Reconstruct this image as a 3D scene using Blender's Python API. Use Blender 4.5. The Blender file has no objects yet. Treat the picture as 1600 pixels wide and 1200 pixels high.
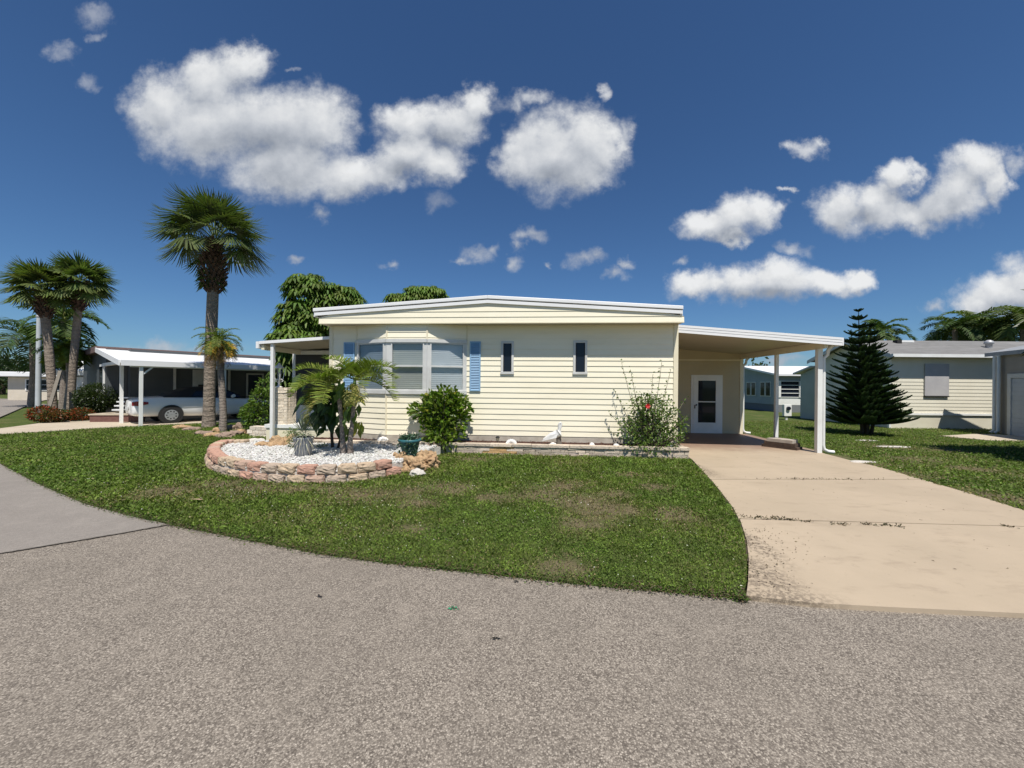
import bpy, bmesh, math, random
import numpy as np
from mathutils import Vector, Matrix
from mathutils.geometry import tessellate_polygon
R = math.radians
rng = np.random.default_rng(7)
random.seed(7)
sc = bpy.context.scene
col = sc.collection

# ------------------------------------------------------------------ camera
CH = 1.6; ROLL = 0.009; FPX = 600.0; HY = 602.0
cam_d = bpy.data.cameras.new('camera'); cam = bpy.data.objects.new('camera', cam_d); col.objects.link(cam)
cam_d.sensor_fit = 'HORIZONTAL'; cam_d.sensor_width = 36.0
cam_d.lens = 36.0 * FPX / 1600.0
cam_d.shift_y = (HY - 600.0) / 1600.0
cam_d.clip_start = 0.05; cam_d.clip_end = 3000
r_ = Vector((math.cos(ROLL), 0, math.sin(ROLL))); u_ = Vector((-math.sin(ROLL), 0, math.cos(ROLL))); b_ = Vector((0, -1, 0))
cam.matrix_world = Matrix(((r_.x, u_.x, b_.x, 0), (r_.y, u_.y, b_.y, 0), (r_.z, u_.z, b_.z, CH), (0, 0, 0, 1)))
sc.camera = cam
sc.render.resolution_x = 1024; sc.render.resolution_y = 768

# ------------------------------------------------------------------ sun and exposure
SUN_EL = R(62.0); SUN_AZ = R(12.0)      # sun behind the camera, a little to the right
sd = bpy.data.lights.new('sun', 'SUN'); sun = bpy.data.objects.new('sun', sd); col.objects.link(sun)
sd.energy = 4.8; sd.angle = R(0.55); sd.color = (1.0, 0.95, 0.87)
sun_dir = Vector((math.sin(SUN_AZ) * math.cos(SUN_EL), -math.cos(SUN_AZ) * math.cos(SUN_EL), math.sin(SUN_EL)))
sun.rotation_euler = sun_dir.to_track_quat('Z', 'Y').to_euler(); sun.location = (0, -20, 40)
vs = sc.view_settings
vs.view_transform = 'Standard'; vs.look = 'None'; vs.gamma = 1.0; vs.exposure = 0.24
vs.use_curve_mapping = False

# ------------------------------------------------------------------ picture measurements -> places
def ray(px, py):
    a = (px - 800.0) / FPX; b = (HY - py) / FPX
    return Vector((a * r_.x + b * u_.x, 1.0, a * r_.z + b * u_.z))
def G(px, py, z=0.0):
    r = ray(px, py); t = (z - CH) / r.z
    return (r.x * t, r.y * t)
def P(px, py, Y):
    r = ray(px, py)
    return Vector((r.x * Y, Y, CH + r.z * Y))
class Frame:
    """a building's own axes: u to the right along its front, v into it"""
    def __init__(s, ox, oy, ang):
        s.o = Vector((ox, oy)); s.a = ang
        s.ex = Vector((math.cos(ang), math.sin(ang))); s.ey = Vector((-math.sin(ang), math.cos(ang)))
    def at(s, px, py, v):
        r = ray(px, py); t = (v + s.o.dot(s.ey)) / (r.x * s.ey.x + r.y * s.ey.y)
        p = Vector((r.x * t, r.y * t)) - s.o
        return p.dot(s.ex), CH + r.z * t
    def w(s, u, v):
        p = s.o + s.ex * u + s.ey * v
        return (p.x, p.y)
    def loc(s, x, y):
        p = Vector((x, y)) - s.o
        return p.dot(s.ex), p.dot(s.ey)

# ------------------------------------------------------------------ world: sky and clouds
world = bpy.data.worlds.new('World'); sc.world = world; world.use_nodes = True
nt = world.node_tree
for n in list(nt.nodes): nt.nodes.remove(n)
def N(tree, typ, **kw):
    n = tree.nodes.new(typ)
    for k, v in kw.items(): setattr(n, k, v)
    return n
def mth(tree, op, a, b=None, c=None, clamp=False):
    n = tree.nodes.new('ShaderNodeMath'); n.operation = op; n.use_clamp = clamp
    for i, v in enumerate((a, b, c)):
        if v is None: continue
        if isinstance(v, (int, float)): n.inputs[i].default_value = v
        else: tree.links.new(v, n.inputs[i])
    return n.outputs[0]
def vmth(tree, op, a, b=None, c=None, out=0):
    n = tree.nodes.new('ShaderNodeVectorMath'); n.operation = op
    for i, v in enumerate((a, b, c)):
        if v is None: continue
        if isinstance(v, (tuple, list)): n.inputs[i].default_value = v
        else: tree.links.new(v, n.inputs[i])
    return n.outputs[out]
def mix(tree, f, a, b, blend='MIX'):
    n = tree.nodes.new('ShaderNodeMix'); n.data_type = 'RGBA'; n.blend_type = blend
    for i, v in ((0, f), (6, a), (7, b)):
        if isinstance(v, (int, float)): n.inputs[i].default_value = v
        elif isinstance(v, (tuple, list)): n.inputs[i].default_value = (*v[:3], 1)
        else: tree.links.new(v, n.inputs[i])
    return n.outputs[2]
def noise(tree, vec, scale, detail=4, rough=0.55, out=0, dist=0.0):
    n = tree.nodes.new('ShaderNodeTexNoise'); n.inputs['Scale'].default_value = scale
    n.inputs['Detail'].default_value = detail; n.inputs['Roughness'].default_value = rough
    n.inputs['Distortion'].default_value = dist
    if vec is not None: tree.links.new(vec, n.inputs['Vector'])
    return n.outputs[out]
def sstep(tree, v, lo, hi, a=0.0, b=1.0, kind='SMOOTHSTEP'):
    n = tree.nodes.new('ShaderNodeMapRange'); n.interpolation_type = kind
    tree.links.new(v, n.inputs[0])
    for i, x in enumerate((lo, hi, a, b)): n.inputs[i + 1].default_value = x
    return n.outputs[0]
def blobfield(tree, vec, blobs, smooth=0.25):
    """0 at a blob's centre, 1 at its rim: ellipses (cx, cy, rx, ry) on the xy of vec"""
    cur = None
    for cx, cy, rx, ry in blobs:
        p = vmth(tree, 'MULTIPLY_ADD', vec, (1 / rx, 1 / ry, 0), (-cx / rx, -cy / ry, 0))
        d = vmth(tree, 'LENGTH', p, out=1)
        if cur is None: cur = d
        else: cur = mth(tree, 'SMOOTH_MIN', cur, d, smooth) if smooth else mth(tree, 'MINIMUM', cur, d)
    return cur
SKY_STR = 0.062
sky = N(nt, 'ShaderNodeTexSky'); sky.sky_type = 'NISHITA'; sky.sun_disc = False
sky.sun_elevation = SUN_EL; sky.sun_rotation = math.pi - SUN_AZ
sky.air_density = 1.0; sky.dust_density = 0.25; sky.ozone_density = 2.0
def CB(lst):
    out = []
    for px, py, rx, ry in lst:
        r = ray(px, py); out.append((r.x, r.z, rx / 600.0, ry / 600.0))
    return out
big = CB([(262,160,66,58),(330,120,62,46),(372,100,52,32),(330,190,112,72),(430,195,92,66),(500,190,62,52),(452,262,102,50),(545,268,72,42),(602,262,46,38),(640,235,50,40),
  (648,190,54,36),(700,190,60,36),(742,165,36,30),(690,250,48,36),(812,245,44,42),(865,240,78,68),(925,215,62,54),(905,265,62,34),(955,225,38,30),
  (1110,352,52,24),(1152,340,50,34),(1188,335,36,30),(1140,372,34,16),
  (1090,446,44,24),(1150,444,60,30),(1210,440,72,32),(1285,446,60,22),(1335,440,26,20),
  (1310,322,46,38),(1370,322,60,36),(1410,278,30,24),(1430,330,60,28),(1500,290,50,54),(1525,255,44,34),(1558,280,30,38),(1470,320,46,34),
  (1570,458,80,34),(1620,448,60,44),(1530,470,40,20)])
small = CB([(742,398,32,16),(768,388,20,12),(716,410,18,8),(828,366,26,14),(812,384,12,16),(905,404,28,18),(920,404,22,14),(955,428,24,14),(975,412,20,10),(808,412,18,13),(852,412,8,7),
  (1260,234,30,14),(1242,232,16,9),(1280,228,16,12),(1230,300,10,7),(1242,392,32,16),(1068,408,16,11),(612,418,17,9),(465,410,16,8),(380,402,22,12),
  (1580,412,40,22),(1460,480,26,14),(255,540,44,16),(215,545,30,12),(330,546,50,10),(1190,574,70,10),(1225,560,40,14),
  (1590,256,34,20),(832,162,28,14),(806,170,18,16),(505,330,18,16),(946,140,12,20),(985,205,16,26)])
thin = CB([(145,28,38,22),(100,82,26,18),(140,124,22,16),(150,55,16,12),(455,104,12,7),(790,168,40,20),(690,310,30,18),(500,320,26,18)])
shade = CB([(400,220,110,40),(450,265,80,34),(620,265,46,22),(880,270,60,24),(1140,370,44,18),(1200,462,110,18),(1440,322,70,26),(1340,335,50,18),(1590,485,60,18),(690,210,40,26)])
tc = N(nt, 'ShaderNodeTexCoord'); sp = N(nt, 'ShaderNodeSeparateXYZ'); nt.links.new(tc.outputs['Generated'], sp.inputs[0])
yc = mth(nt, 'MAXIMUM', sp.outputs[1], 0.02)
gu = mth(nt, 'DIVIDE', sp.outputs[0], yc); gw = mth(nt, 'DIVIDE', sp.outputs[2], yc)
cx = N(nt, 'ShaderNodeCombineXYZ'); nt.links.new(gu, cx.inputs[0]); nt.links.new(gw, cx.inputs[1])
pv = cx.outputs[0]
def clouddens(pv_, lists, offs, amps):
    w1 = vmth(nt, 'SUBTRACT', noise(nt, pv_, 5.0, 3, 0.5, out=1), (0.5, 0.5, 0.5)); w2 = vmth(nt, 'SUBTRACT', noise(nt, pv_, 20.0, 5, 0.6, out=1), (0.5, 0.5, 0.5))
    q = vmth(nt, 'MULTIPLY_ADD', w1, (0.10, 0.08, 0), pv_); q = vmth(nt, 'MULTIPLY_ADD', w2, (0.075, 0.065, 0), q)
    f = mth(nt, 'SUBTRACT', noise(nt, pv_, 12.0, 12, 0.66), 0.5)
    return [mth(nt, 'ADD', mth(nt, 'SUBTRACT', o_, blobfield(nt, q, l_, 0.3)), mth(nt, 'MULTIPLY', f, a_)) for l_, o_, a_ in zip(lists, offs, amps)], f
(dB, dS, dT), fb = clouddens(pv, (big, small, thin), (1.24, 1.0, 0.95), (1.05, 1.7, 1.8))
up = vmth(nt, 'ADD', pv, (0.012, 0.045, 0)); (dU,), fbu = clouddens(up, (big,), (1.24,), (1.05,))
fb2 = mth(nt, 'SUBTRACT', noise(nt, vmth(nt, 'MULTIPLY', pv, (1, 1.3, 1)), 6.0, 7, 0.55), 0.5)
aB = sstep(nt, dB, 0.0, 0.8)
aS = mth(nt, 'MULTIPLY', sstep(nt, dS, -0.1, 1.15), 0.78)
aT = mth(nt, 'MULTIPLY', sstep(nt, dT, 0.0, 1.1), 0.40)
al = mth(nt, 'MAXIMUM', mth(nt, 'MAXIMUM', aB, aS), aT)
al = mth(nt, 'MULTIPLY', al, sstep(nt, sp.outputs[1], 0.03, 0.12))
sh = mth(nt, 'SUBTRACT', 1.25, blobfield(nt, pv, shade, 0.4)); sh = sstep(nt, mth(nt, 'ADD', sh, mth(nt, 'MULTIPLY', fb2, 0.7)), 0.0, 1.1)
rel = mth(nt, 'SUBTRACT', dB, dU)                       # more cloud here than a little towards the sun: a lit shoulder
rel = mth(nt, 'MINIMUM', mth(nt, 'MAXIMUM', rel, -0.6), 0.9)
thick = sstep(nt, dB, 0.1, 1.1)
br = mth(nt, 'SUBTRACT', 0.69, mth(nt, 'MULTIPLY', sh, 0.17))
br = mth(nt, 'ADD', br, mth(nt, 'MULTIPLY', rel, 0.24)); br = mth(nt, 'MINIMUM', mth(nt, 'MAXIMUM', br, 0.42), 0.95)
cc = mix(nt, sstep(nt, br, 0.3, 0.85, kind='LINEAR'), (0.72, 0.82, 1.0), (0.97, 0.985, 1.0))
brs = mth(nt, 'DIVIDE', br, SKY_STR * 1.25)
vv = N(nt, 'ShaderNodeCombineXYZ'); [nt.links.new(brs, vv.inputs[i]) for i in range(3)]
cloudc = mix(nt, 1.0, cc, vv.outputs[0], 'MULTIPLY')
gm = N(nt, 'ShaderNodeGamma'); nt.links.new(sky.outputs[0], gm.inputs[0]); gm.inputs[1].default_value = 1.0
skyc = mix(nt, 1.0, gm.outputs[0], (0.57, 0.85, 1.15), 'MULTIPLY')
fin = mix(nt, al, skyc, cloudc)
bg = N(nt, 'ShaderNodeBackground'); bg.inputs[1].default_value = SKY_STR; nt.links.new(fin, bg.inputs[0])
wo = N(nt, 'ShaderNodeOutputWorld'); nt.links.new(bg.outputs[0], wo.inputs[0])
try:
    world.cycles.sampling_method = 'MANUAL'; world.cycles.sample_map_resolution = 512
except Exception: pass

# ------------------------------------------------------------------ materials
MATS = {}
def newmat(name):
    m = bpy.data.materials.new(name); m.use_nodes = True; t = m.node_tree
    b = t.nodes['Principled BSDF']; MATS[name] = m
    return m, t, b
def setc(t, sock, v):
    if isinstance(v, (tuple, list)): sock.default_value = (*v[:3], 1)
    elif isinstance(v, (int, float)): sock.default_value = v
    else: t.links.new(v, sock)
def addbump(t, b, h, strength, dist=0.01):
    bn = t.nodes.new('ShaderNodeBump'); bn.inputs['Strength'].default_value = strength; bn.inputs['Distance'].default_value = dist
    t.links.new(h, bn.inputs['Height']); t.links.new(bn.outputs[0], b.inputs['Normal'])
def pm(name, c1, c2=None, scale=3.0, rough=0.6, bump=0.0, bscale=60.0, metal=0.0, spec=0.4, dirt=None, dscale=0.8, damt=0.5, stretch=(1, 1, 1), bdist=0.01, attr=False):
    """plain surface: two tones by noise, optional broad dirt, optional bump"""
    m, t, b = newmat(name)
    tcn = t.nodes.new('ShaderNodeTexCoord'); v = tcn.outputs['Object']
    if stretch != (1, 1, 1): v = vmth(t, 'MULTIPLY', v, stretch)
    c = c1
    if c2 is not None: c = mix(t, sstep(t, noise(t, v, scale, 6, 0.6), 0.3, 0.7), c1, c2)
    if dirt is not None: c = mix(t, mth(t, 'MULTIPLY', sstep(t, noise(t, v, dscale, 7, 0.68), 0.48, 0.72), damt), c, dirt)
    if attr:
        a = t.nodes.new('ShaderNodeAttribute'); a.attribute_name = 'Col'; c = mix(t, 1.0, c, a.outputs[0], 'MULTIPLY')
    setc(t, b.inputs['Base Color'], c)
    b.inputs['Roughness'].default_value = rough; b.inputs['Metallic'].default_value = metal
    b.inputs['Specular IOR Level'].default_value = spec
    if bump: addbump(t, b, noise(t, v, bscale, 5, 0.6), bump, bdist)
    return m
def leafmat(name, tint=(1, 1, 1), trans=0.35, rough=0.5, spec=0.4):
    m, t, b = newmat(name)
    a = t.nodes.new('ShaderNodeAttribute'); a.attribute_name = 'Col'
    c = mix(t, 1.0, a.outputs[0], tint, 'MULTIPLY')
    t.links.new(c, b.inputs['Base Color']); b.inputs['Roughness'].default_value = rough; b.inputs['Specular IOR Level'].default_value = spec
    tr = t.nodes.new('ShaderNodeBsdfTranslucent'); t.links.new(mix(t, 1.0, c, (1.2, 1.5, 0.5), 'MULTIPLY'), tr.inputs[0])
    ms = t.nodes.new('ShaderNodeMixShader'); ms.inputs[0].default_value = trans
    t.links.new(b.outputs[0], ms.inputs[1]); t.links.new(tr.outputs[0], ms.inputs[2])
    t.links.new(ms.outputs[0], t.nodes['Material Output'].inputs[0])
    return m
M = {}
M['siding'] = pm('cream_siding', (0.86, 0.795, 0.615), (0.90, 0.835, 0.66), 1.5, 0.5, 0.08, 180, dirt=(0.60, 0.52, 0.36), dscale=1.1, damt=0.22, stretch=(0.5, 0.5, 2.5))
M['cream_trim'] = pm('cream_trim', (0.80, 0.73, 0.55), (0.74, 0.67, 0.49), 2.5, 0.45, dirt=(0.5, 0.44, 0.32), damt=0.2)
M['white'] = pm('white_paint', (0.80, 0.80, 0.78), (0.74, 0.74, 0.71), 2.0, 0.42, dirt=(0.5, 0.48, 0.42), dscale=1.5, damt=0.25)
M['roofwhite'] = pm('white_roof_edge', (0.82, 0.82, 0.82), (0.76, 0.76, 0.76), 1.2, 0.45, dirt=(0.55, 0.53, 0.5), dscale=0.9, damt=0.25, stretch=(0.4, 0.4, 3))
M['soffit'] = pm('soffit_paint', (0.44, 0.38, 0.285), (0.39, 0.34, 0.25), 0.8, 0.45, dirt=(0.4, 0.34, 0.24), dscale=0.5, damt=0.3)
M['darkgap'] = pm('dark_gap', (0.02, 0.02, 0.02), rough=0.8)
M['alu'] = pm('painted_aluminium', (0.62, 0.62, 0.60), (0.55, 0.55, 0.53), 3, 0.4, dirt=(0.4, 0.38, 0.33), damt=0.4, dscale=2)
M['shutter'] = pm('blue_shutter', (0.22, 0.38, 0.56), (0.27, 0.44, 0.62), 3, 0.5)
M['dark'] = pm('dark_interior', (0.03, 0.03, 0.03), rough=0.9)
M['glassdark'] = pm('dark_glass', (0.010, 0.014, 0.024), rough=0.05, spec=0.3)
M['screen'] = pm('dark_screen', (0.02, 0.022, 0.022), (0.03, 0.03, 0.03), 4, 0.7)
M['blind'] = pm('window_blind', (0.56, 0.57, 0.57), (0.50, 0.51, 0.51), 1.5, 0.6)
M['skirt'] = pm('grey_masonry', (0.52, 0.47, 0.39), (0.42, 0.37, 0.30), 6, 0.9, 0.4, 60, dirt=(0.16, 0.13, 0.1), damt=0.5, dscale=2)
M['steel'] = pm('galvanised_steel', (0.5, 0.5, 0.5), (0.42, 0.42, 0.42), 6, 0.45, metal=0.3)
def glassmat():
    m, t, b = newmat('window_glass')
    gl = t.nodes.new('ShaderNodeBsdfGlossy'); gl.inputs['Roughness'].default_value = 0.02; gl.inputs[0].default_value = (1, 1, 1, 1)
    tr = t.nodes.new('ShaderNodeBsdfTransparent'); tr.inputs[0].default_value = (0.93, 0.95, 0.96, 1)
    g = t.nodes.new('ShaderNodeNewGeometry'); dp = vmth(t, 'DOT_PRODUCT', g.outputs['Incoming'], g.outputs['Normal'], out=1)
    f = mth(t, 'POWER', mth(t, 'SUBTRACT', 1.0, mth(t, 'ABSOLUTE', dp)), 5.0)
    f = mth(t, 'MULTIPLY_ADD', f, 0.9, 0.05, clamp=True)
    ms = t.nodes.new('ShaderNodeMixShader'); t.links.new(f, ms.inputs[0])
    t.links.new(tr.outputs[0], ms.inputs[1]); t.links.new(gl.outputs[0], ms.inputs[2]); t.links.new(ms.outputs[0], t.nodes['Material Output'].inputs[0])
    return m
M['glass'] = glassmat()

# ------------------------------------------------------------------ mesh helpers
def link(o, parent=None):
    col.objects.link(o)
    if parent is not None: o.parent = parent
    return o
def tag(o, label=None, cat=None, group=None, kind=None):
    if label: o['label'] = label
    if cat: o['category'] = cat
    if group: o['group'] = group
    if kind: o['kind'] = kind
    return o
def thing(name, label, cat, loc=(0, 0, 0), rz=0.0, group=None):
    o = bpy.data.objects.new(name, None); col.objects.link(o); o.empty_display_size = 0.2
    o.location = loc; o.rotation_euler = (0, 0, rz)
    return tag(o, label, cat, group)
def copy_tree(o, parent=None):
    c = o.copy(); col.objects.link(c)
    if parent is not None: c.parent = parent
    for ch in [x for x in bpy.data.objects if x.parent == o]: copy_tree(ch, c)
    return c
class MB:
    def __init__(s): s.v = []; s.f = []; s.sm = []
    def add(s, vs_, fs, smooth=False):
        n = len(s.v); s.v += [tuple(v) for v in vs_]; s.f += [tuple(i + n for i in f) for f in fs]; s.sm += [smooth] * len(fs); return s
    def box(s, x0, y0, z0, x1, y1, z1):
        return s.add([(x0,y0,z0),(x1,y0,z0),(x1,y1,z0),(x0,y1,z0),(x0,y0,z1),(x1,y0,z1),(x1,y1,z1),(x0,y1,z1)],
              [(0,3,2,1),(4,5,6,7),(0,1,5,4),(1,2,6,5),(2,3,7,6),(3,0,4,7)])
    def bar(s, p, q, w, h, up=(0, 0, 1)):
        """box from p to q, w across, h along up"""
        p = Vector(p); q = Vector(q); d = (q - p).normalized(); up = Vector(up)
        sd_ = d.cross(up)
        if sd_.length < 1e-4: sd_ = d.cross(Vector((0, 1, 0)))
        sd_.normalize(); up = sd_.cross(d).normalized()
        vs_ = []
        for e in (p, q):
            for a, b in ((-1,-1),(1,-1),(1,1),(-1,1)): vs_.append(e + sd_ * a * w / 2 + up * b * h / 2)
        return s.add(vs_, [(0,3,2,1),(4,5,6,7),(0,1,5,4),(1,2,6,5),(2,3,7,6),(3,0,4,7)])
    def prism(s, poly, axis_fn, a, b):
        """poly of 2D points; axis_fn(x,y,t)->3D; from t=a to t=b"""
        n = len(poly)
        vs_ = [axis_fn(x, y, a) for x, y in poly] + [axis_fn(x, y, b) for x, y in poly]
        fs = [tuple(range(n))[::-1], tuple(range(n, 2 * n))] + [(i, (i + 1) % n, n + (i + 1) % n, n + i) for i in range(n)]
        return s.add(vs_, fs)
    def tube(s, pts, rad, n=8, caps=True, smooth=True):
        pts = [Vector(p) for p in pts]; k = len(pts)
        if not hasattr(rad, '__len__'): rad = [rad] * k
        vs_ = []; fs = []; prev = None
        for i, p in enumerate(pts):
            d = (pts[min(i + 1, k - 1)] - pts[max(i - 1, 0)]).normalized()
            a = prev if prev is not None else (Vector((1, 0, 0)) if abs(d.x) < 0.9 else Vector((0, 1, 0)))
            a = (a - d * a.dot(d)).normalized(); b = d.cross(a); prev = a
            for j in range(n):
                t = 2 * math.pi * j / n; vs_.append(p + (a * math.cos(t) + b * math.sin(t)) * rad[i])
        for i in range(k - 1):
            for j in range(n): fs.append((i*n+j, i*n+(j+1)%n, (i+1)*n+(j+1)%n, (i+1)*n+j))
        s.add(vs_, fs, smooth)
        if caps: s.add([vs_[j] for j in range(n)], [tuple(range(n))[::-1]]); s.add([vs_[(k-1)*n+j] for j in range(n)], [tuple(range(n))])
        return s
    def lathe(s, prof, cx_=0, cy_=0, n=20, smooth=True):
        vs_ = []; fs = []; k = len(prof)
        for r, z in prof:
            for j in range(n):
                t = 2 * math.pi * j / n; vs_.append((cx_ + r * math.cos(t), cy_ + r * math.sin(t), z))
        for i in range(k - 1):
            for j in range(n): fs.append((i*n+j, i*n+(j+1)%n, (i+1)*n+(j+1)%n, (i+1)*n+j))
        return s.add(vs_, fs, smooth)
    def build(s, name, mat, parent=None, bevel=0.0, subsurf=0, loc=None, rz=None):
        me = bpy.data.meshes.new(name); me.from_pydata(s.v, [], s.f)
        me.polygons.foreach_set('use_smooth', s.sm); me.update()
        me.materials.append(mat); o = bpy.data.objects.new(name, me); link(o, parent)
        if loc is not None: o.location = loc
        if rz is not None: o.rotation_euler = (0, 0, rz)
        if bevel:
            b = o.modifiers.new('bevel', 'BEVEL'); b.width = bevel; b.segments = 2; b.limit_method = 'ANGLE'; b.angle_limit = R(40)
        if subsurf:
            b = o.modifiers.new('subsurf', 'SUBSURF'); b.levels = subsurf; b.render_levels = subsurf
        return o
def soup(name, groups, mat, parent=None, smooth=False, loc=None):
    """groups: list of (V (n,k,3), C (n,3)) polygon soups -> one mesh with a 'Col' attribute"""
    vs_ = []; starts = []; tot = []; cs = []; off = 0; ls = 0
    for V, C in groups:
        V = np.asarray(V, dtype=np.float32); n, k, _ = V.shape
        if n == 0: continue
        vs_.append(V.reshape(-1, 3)); starts.append(ls + np.arange(n, dtype=np.int32) * k); tot.append(np.full(n, k, np.int32)); ls += n * k
        cs.append(np.repeat(np.asarray(C, dtype=np.float32), k, axis=0))
    vs_ = np.concatenate(vs_); starts = np.concatenate(starts); tot = np.concatenate(tot); cs = np.concatenate(cs)
    me = bpy.data.meshes.new(name); me.vertices.add(len(vs_)); me.vertices.foreach_set('co', vs_.ravel())
    me.loops.add(len(vs_)); me.loops.foreach_set('vertex_index', np.arange(len(vs_), dtype=np.int32))
    me.polygons.add(len(starts)); me.polygons.foreach_set('loop_start', starts); me.polygons.foreach_set('loop_total', tot)
    a = me.color_attributes.new('Col', 'FLOAT_COLOR', 'POINT')
    rgba = np.ones((len(cs), 4), np.float32); rgba[:, :3] = cs; a.data.foreach_set('color', rgba.ravel())
    me.update(calc_edges=True)
    if smooth: me.polygons.foreach_set('use_smooth', [True] * len(starts))
    me.materials.append(mat); o = bpy.data.objects.new(name, me); link(o, parent)
    if loc is not None: o.location = loc
    return o
def nrm(a): return a / np.maximum(np.linalg.norm(a, axis=-1, keepdims=True), 1e-9)
def vary(c, n, hue=0.15, val=0.3):
    c = np.asarray(c, float)[None, :] * (1 + rng.uniform(-val, val, (n, 1)))
    c = c * (1 + rng.uniform(-hue, hue, (n, 3))); return np.clip(c, 0.003, 1)
def leafsoup(Pp, D, U, L, W, C, droop=0.0, fold=0.15, mid=0.45):
    """pointed leaves, two quads folded on the midrib"""
    D = nrm(D); S = nrm(np.cross(D, U)); U = np.cross(S, D); L = np.asarray(L).reshape(-1, 1); W = np.asarray(W).reshape(-1, 1)
    z = np.array([0, 0, 1.0])
    T = Pp + D * L - z * (droop * L); Cc = Pp + D * L * mid - z * (droop * L * 0.15) - U * (W * fold)
    Lm = Pp + D * L * mid + S * W * 0.5 - z * (droop * L * 0.2) + U * (W * fold); Rm = Pp + D * L * mid - S * W * 0.5 - z * (droop * L * 0.2) + U * (W * fold)
    V = np.concatenate([np.stack([Pp, Cc, T, Lm], 1), np.stack([Pp, Rm, T, Cc], 1)])
    return (V, np.concatenate([C, C]))
def rdir(n, up=0.0):
    d = rng.normal(size=(n, 3)); d[:, 2] += up; return nrm(d)
def polysheet(name, pts, z, mat, skirt=0.0, parent=None):
    v3 = [Vector((x, y, 0)) for x, y in pts]; tri = tessellate_polygon([v3]); n = len(pts)
    area = sum(pts[i][0] * pts[(i+1) % n][1] - pts[(i+1) % n][0] * pts[i][1] for i in range(n))
    vs_ = [(x, y, z) for x, y in pts]; fs = []
    for t in tri:
        a, b, c = t; ax, ay = pts[a]; bx, by = pts[b]; c_x, c_y = pts[c]
        cr = (bx-ax)*(c_y-ay)-(by-ay)*(c_x-ax); fs.append((a, b, c) if cr > 0 else (a, c, b))
    if skirt:
        vs_ += [(x, y, z - skirt) for x, y in pts]
        for i in range(n):
            j = (i + 1) % n; fs.append((i, j, n + j, n + i) if area < 0 else (j, i, n + i, n + j))
    me = bpy.data.meshes.new(name); me.from_pydata(vs_, [], fs); me.update(); me.materials.append(mat)
    o = bpy.data.objects.new(name, me); return link(o, parent)
def inpoly(x, y, poly):
    ins = np.zeros(len(x), bool); n = len(poly)
    for i in range(n):
        x0, y0 = poly[i]; x1, y1 = poly[(i + 1) % n]
        c = ((y0 > y) != (y1 > y)) & (x < (x1 - x0) * (y - y0) / ((y1 - y0) if y1 != y0 else 1e-9) + x0); ins ^= c
    return ins
def smoothline(pts, n=6):
    out = []; k = len(pts)
    for i in range(k - 1):
        p0 = pts[max(i-1, 0)]; p1 = pts[i]; p2 = pts[i+1]; p3 = pts[min(i+2, k-1)]
        for j in range(n):
            t = j / n
            out.append(tuple(0.5*((2*p1[q]) + (-p0[q]+p2[q])*t + (2*p0[q]-5*p1[q]+4*p2[q]-p3[q])*t*t + (-p0[q]+3*p1[q]-3*p2[q]+p3[q])*t**3) for q in range(len(p1))))
    out.append(tuple(pts[-1])); return out
# ------------------------------------------------------------------ ground, road, drives, lawns
GS = [G(*p) for p in ((330,757),(390,764),(470,768),(560,775))]     # bare soil at the foot of the curved bed
def soilblobs(lst):
    out = []
    for px, py, rx in lst:
        x, y = G(px, py); out.append((x, y, rx, rx * 0.8))
    return out
SOIL = soilblobs([(350,758,.35),(400,765,.4),(460,767,.3),(520,768,.25),(565,777,.45),(640,770,.3),(700,765,.45),(660,790,.3),(740,720,.35),(780,716,.3),
  (850,775,.5),(880,763,.4),(900,785,.45),(945,798,.5),(1045,805,.35),(910,820,.3),(960,776,.3),(1020,765,.3),(770,780,.3),(640,830,.18),(260,770,.35),(880,890,.25),(990,745,.3),
  (1300,715,.35),(1350,728,.3),(1420,745,.4),(1500,770,.3),(1560,780,.4),(1430,720,.5),(1520,735,.4),(1390,700,.5),(1480,705,.5)])
def grassground(name, near=True):
    m, t, b = newmat(name)
    g = t.nodes.new('ShaderNodeNewGeometry'); v = g.outputs['Position']
    c = mix(t, sstep(t, noise(t, v, 2.2, 6, 0.65), 0.35, 0.65), (0.06, 0.09, 0.022), (0.10, 0.125, 0.035))
    c = mix(t, mth(t, 'MULTIPLY', sstep(t, noise(t, v, 0.7, 6, 0.6), 0.5, 0.68), 0.6), c, (0.17, 0.15, 0.07))
    c = mix(t, sstep(t, noise(t, v, 40, 4, 0.7), 0.45, 0.7), c, (0.03, 0.05, 0.012))
    if near:
        n1 = vmth(t, 'SUBTRACT', noise(t, v, 4.0, 4, 0.6, out=1), (0.5, 0.5, 0.5))
        pv2 = vmth(t, 'MULTIPLY_ADD', n1, (0.7, 0.7, 0), v)
        pv2 = vmth(t, 'MULTIPLY', pv2, (1, 1, 0))
        d = blobfield(t, pv2, SOIL, 0)
        so = mix(t, sstep(t, noise(t, v, 14, 6, 0.7), 0.35, 0.65), (0.20, 0.155, 0.10), (0.12, 0.09, 0.06))
        c = mix(t, mth(t, 'MULTIPLY', sstep(t, d, 1.5, 0.2), 0.8), c, so)
    t.links.new(c, b.inputs['Base Color']); b.inputs['Roughness'].default_value = 0.95; b.inputs['Specular IOR Level'].default_value = 0.1
    addbump(t, b, noise(t, v, 50, 5, 0.7), 0.8, 0.02)
    return m
M['lawn'] = grassground('lawn_ground'); M['farlawn'] = grassground('distant_lawn', False)
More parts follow.
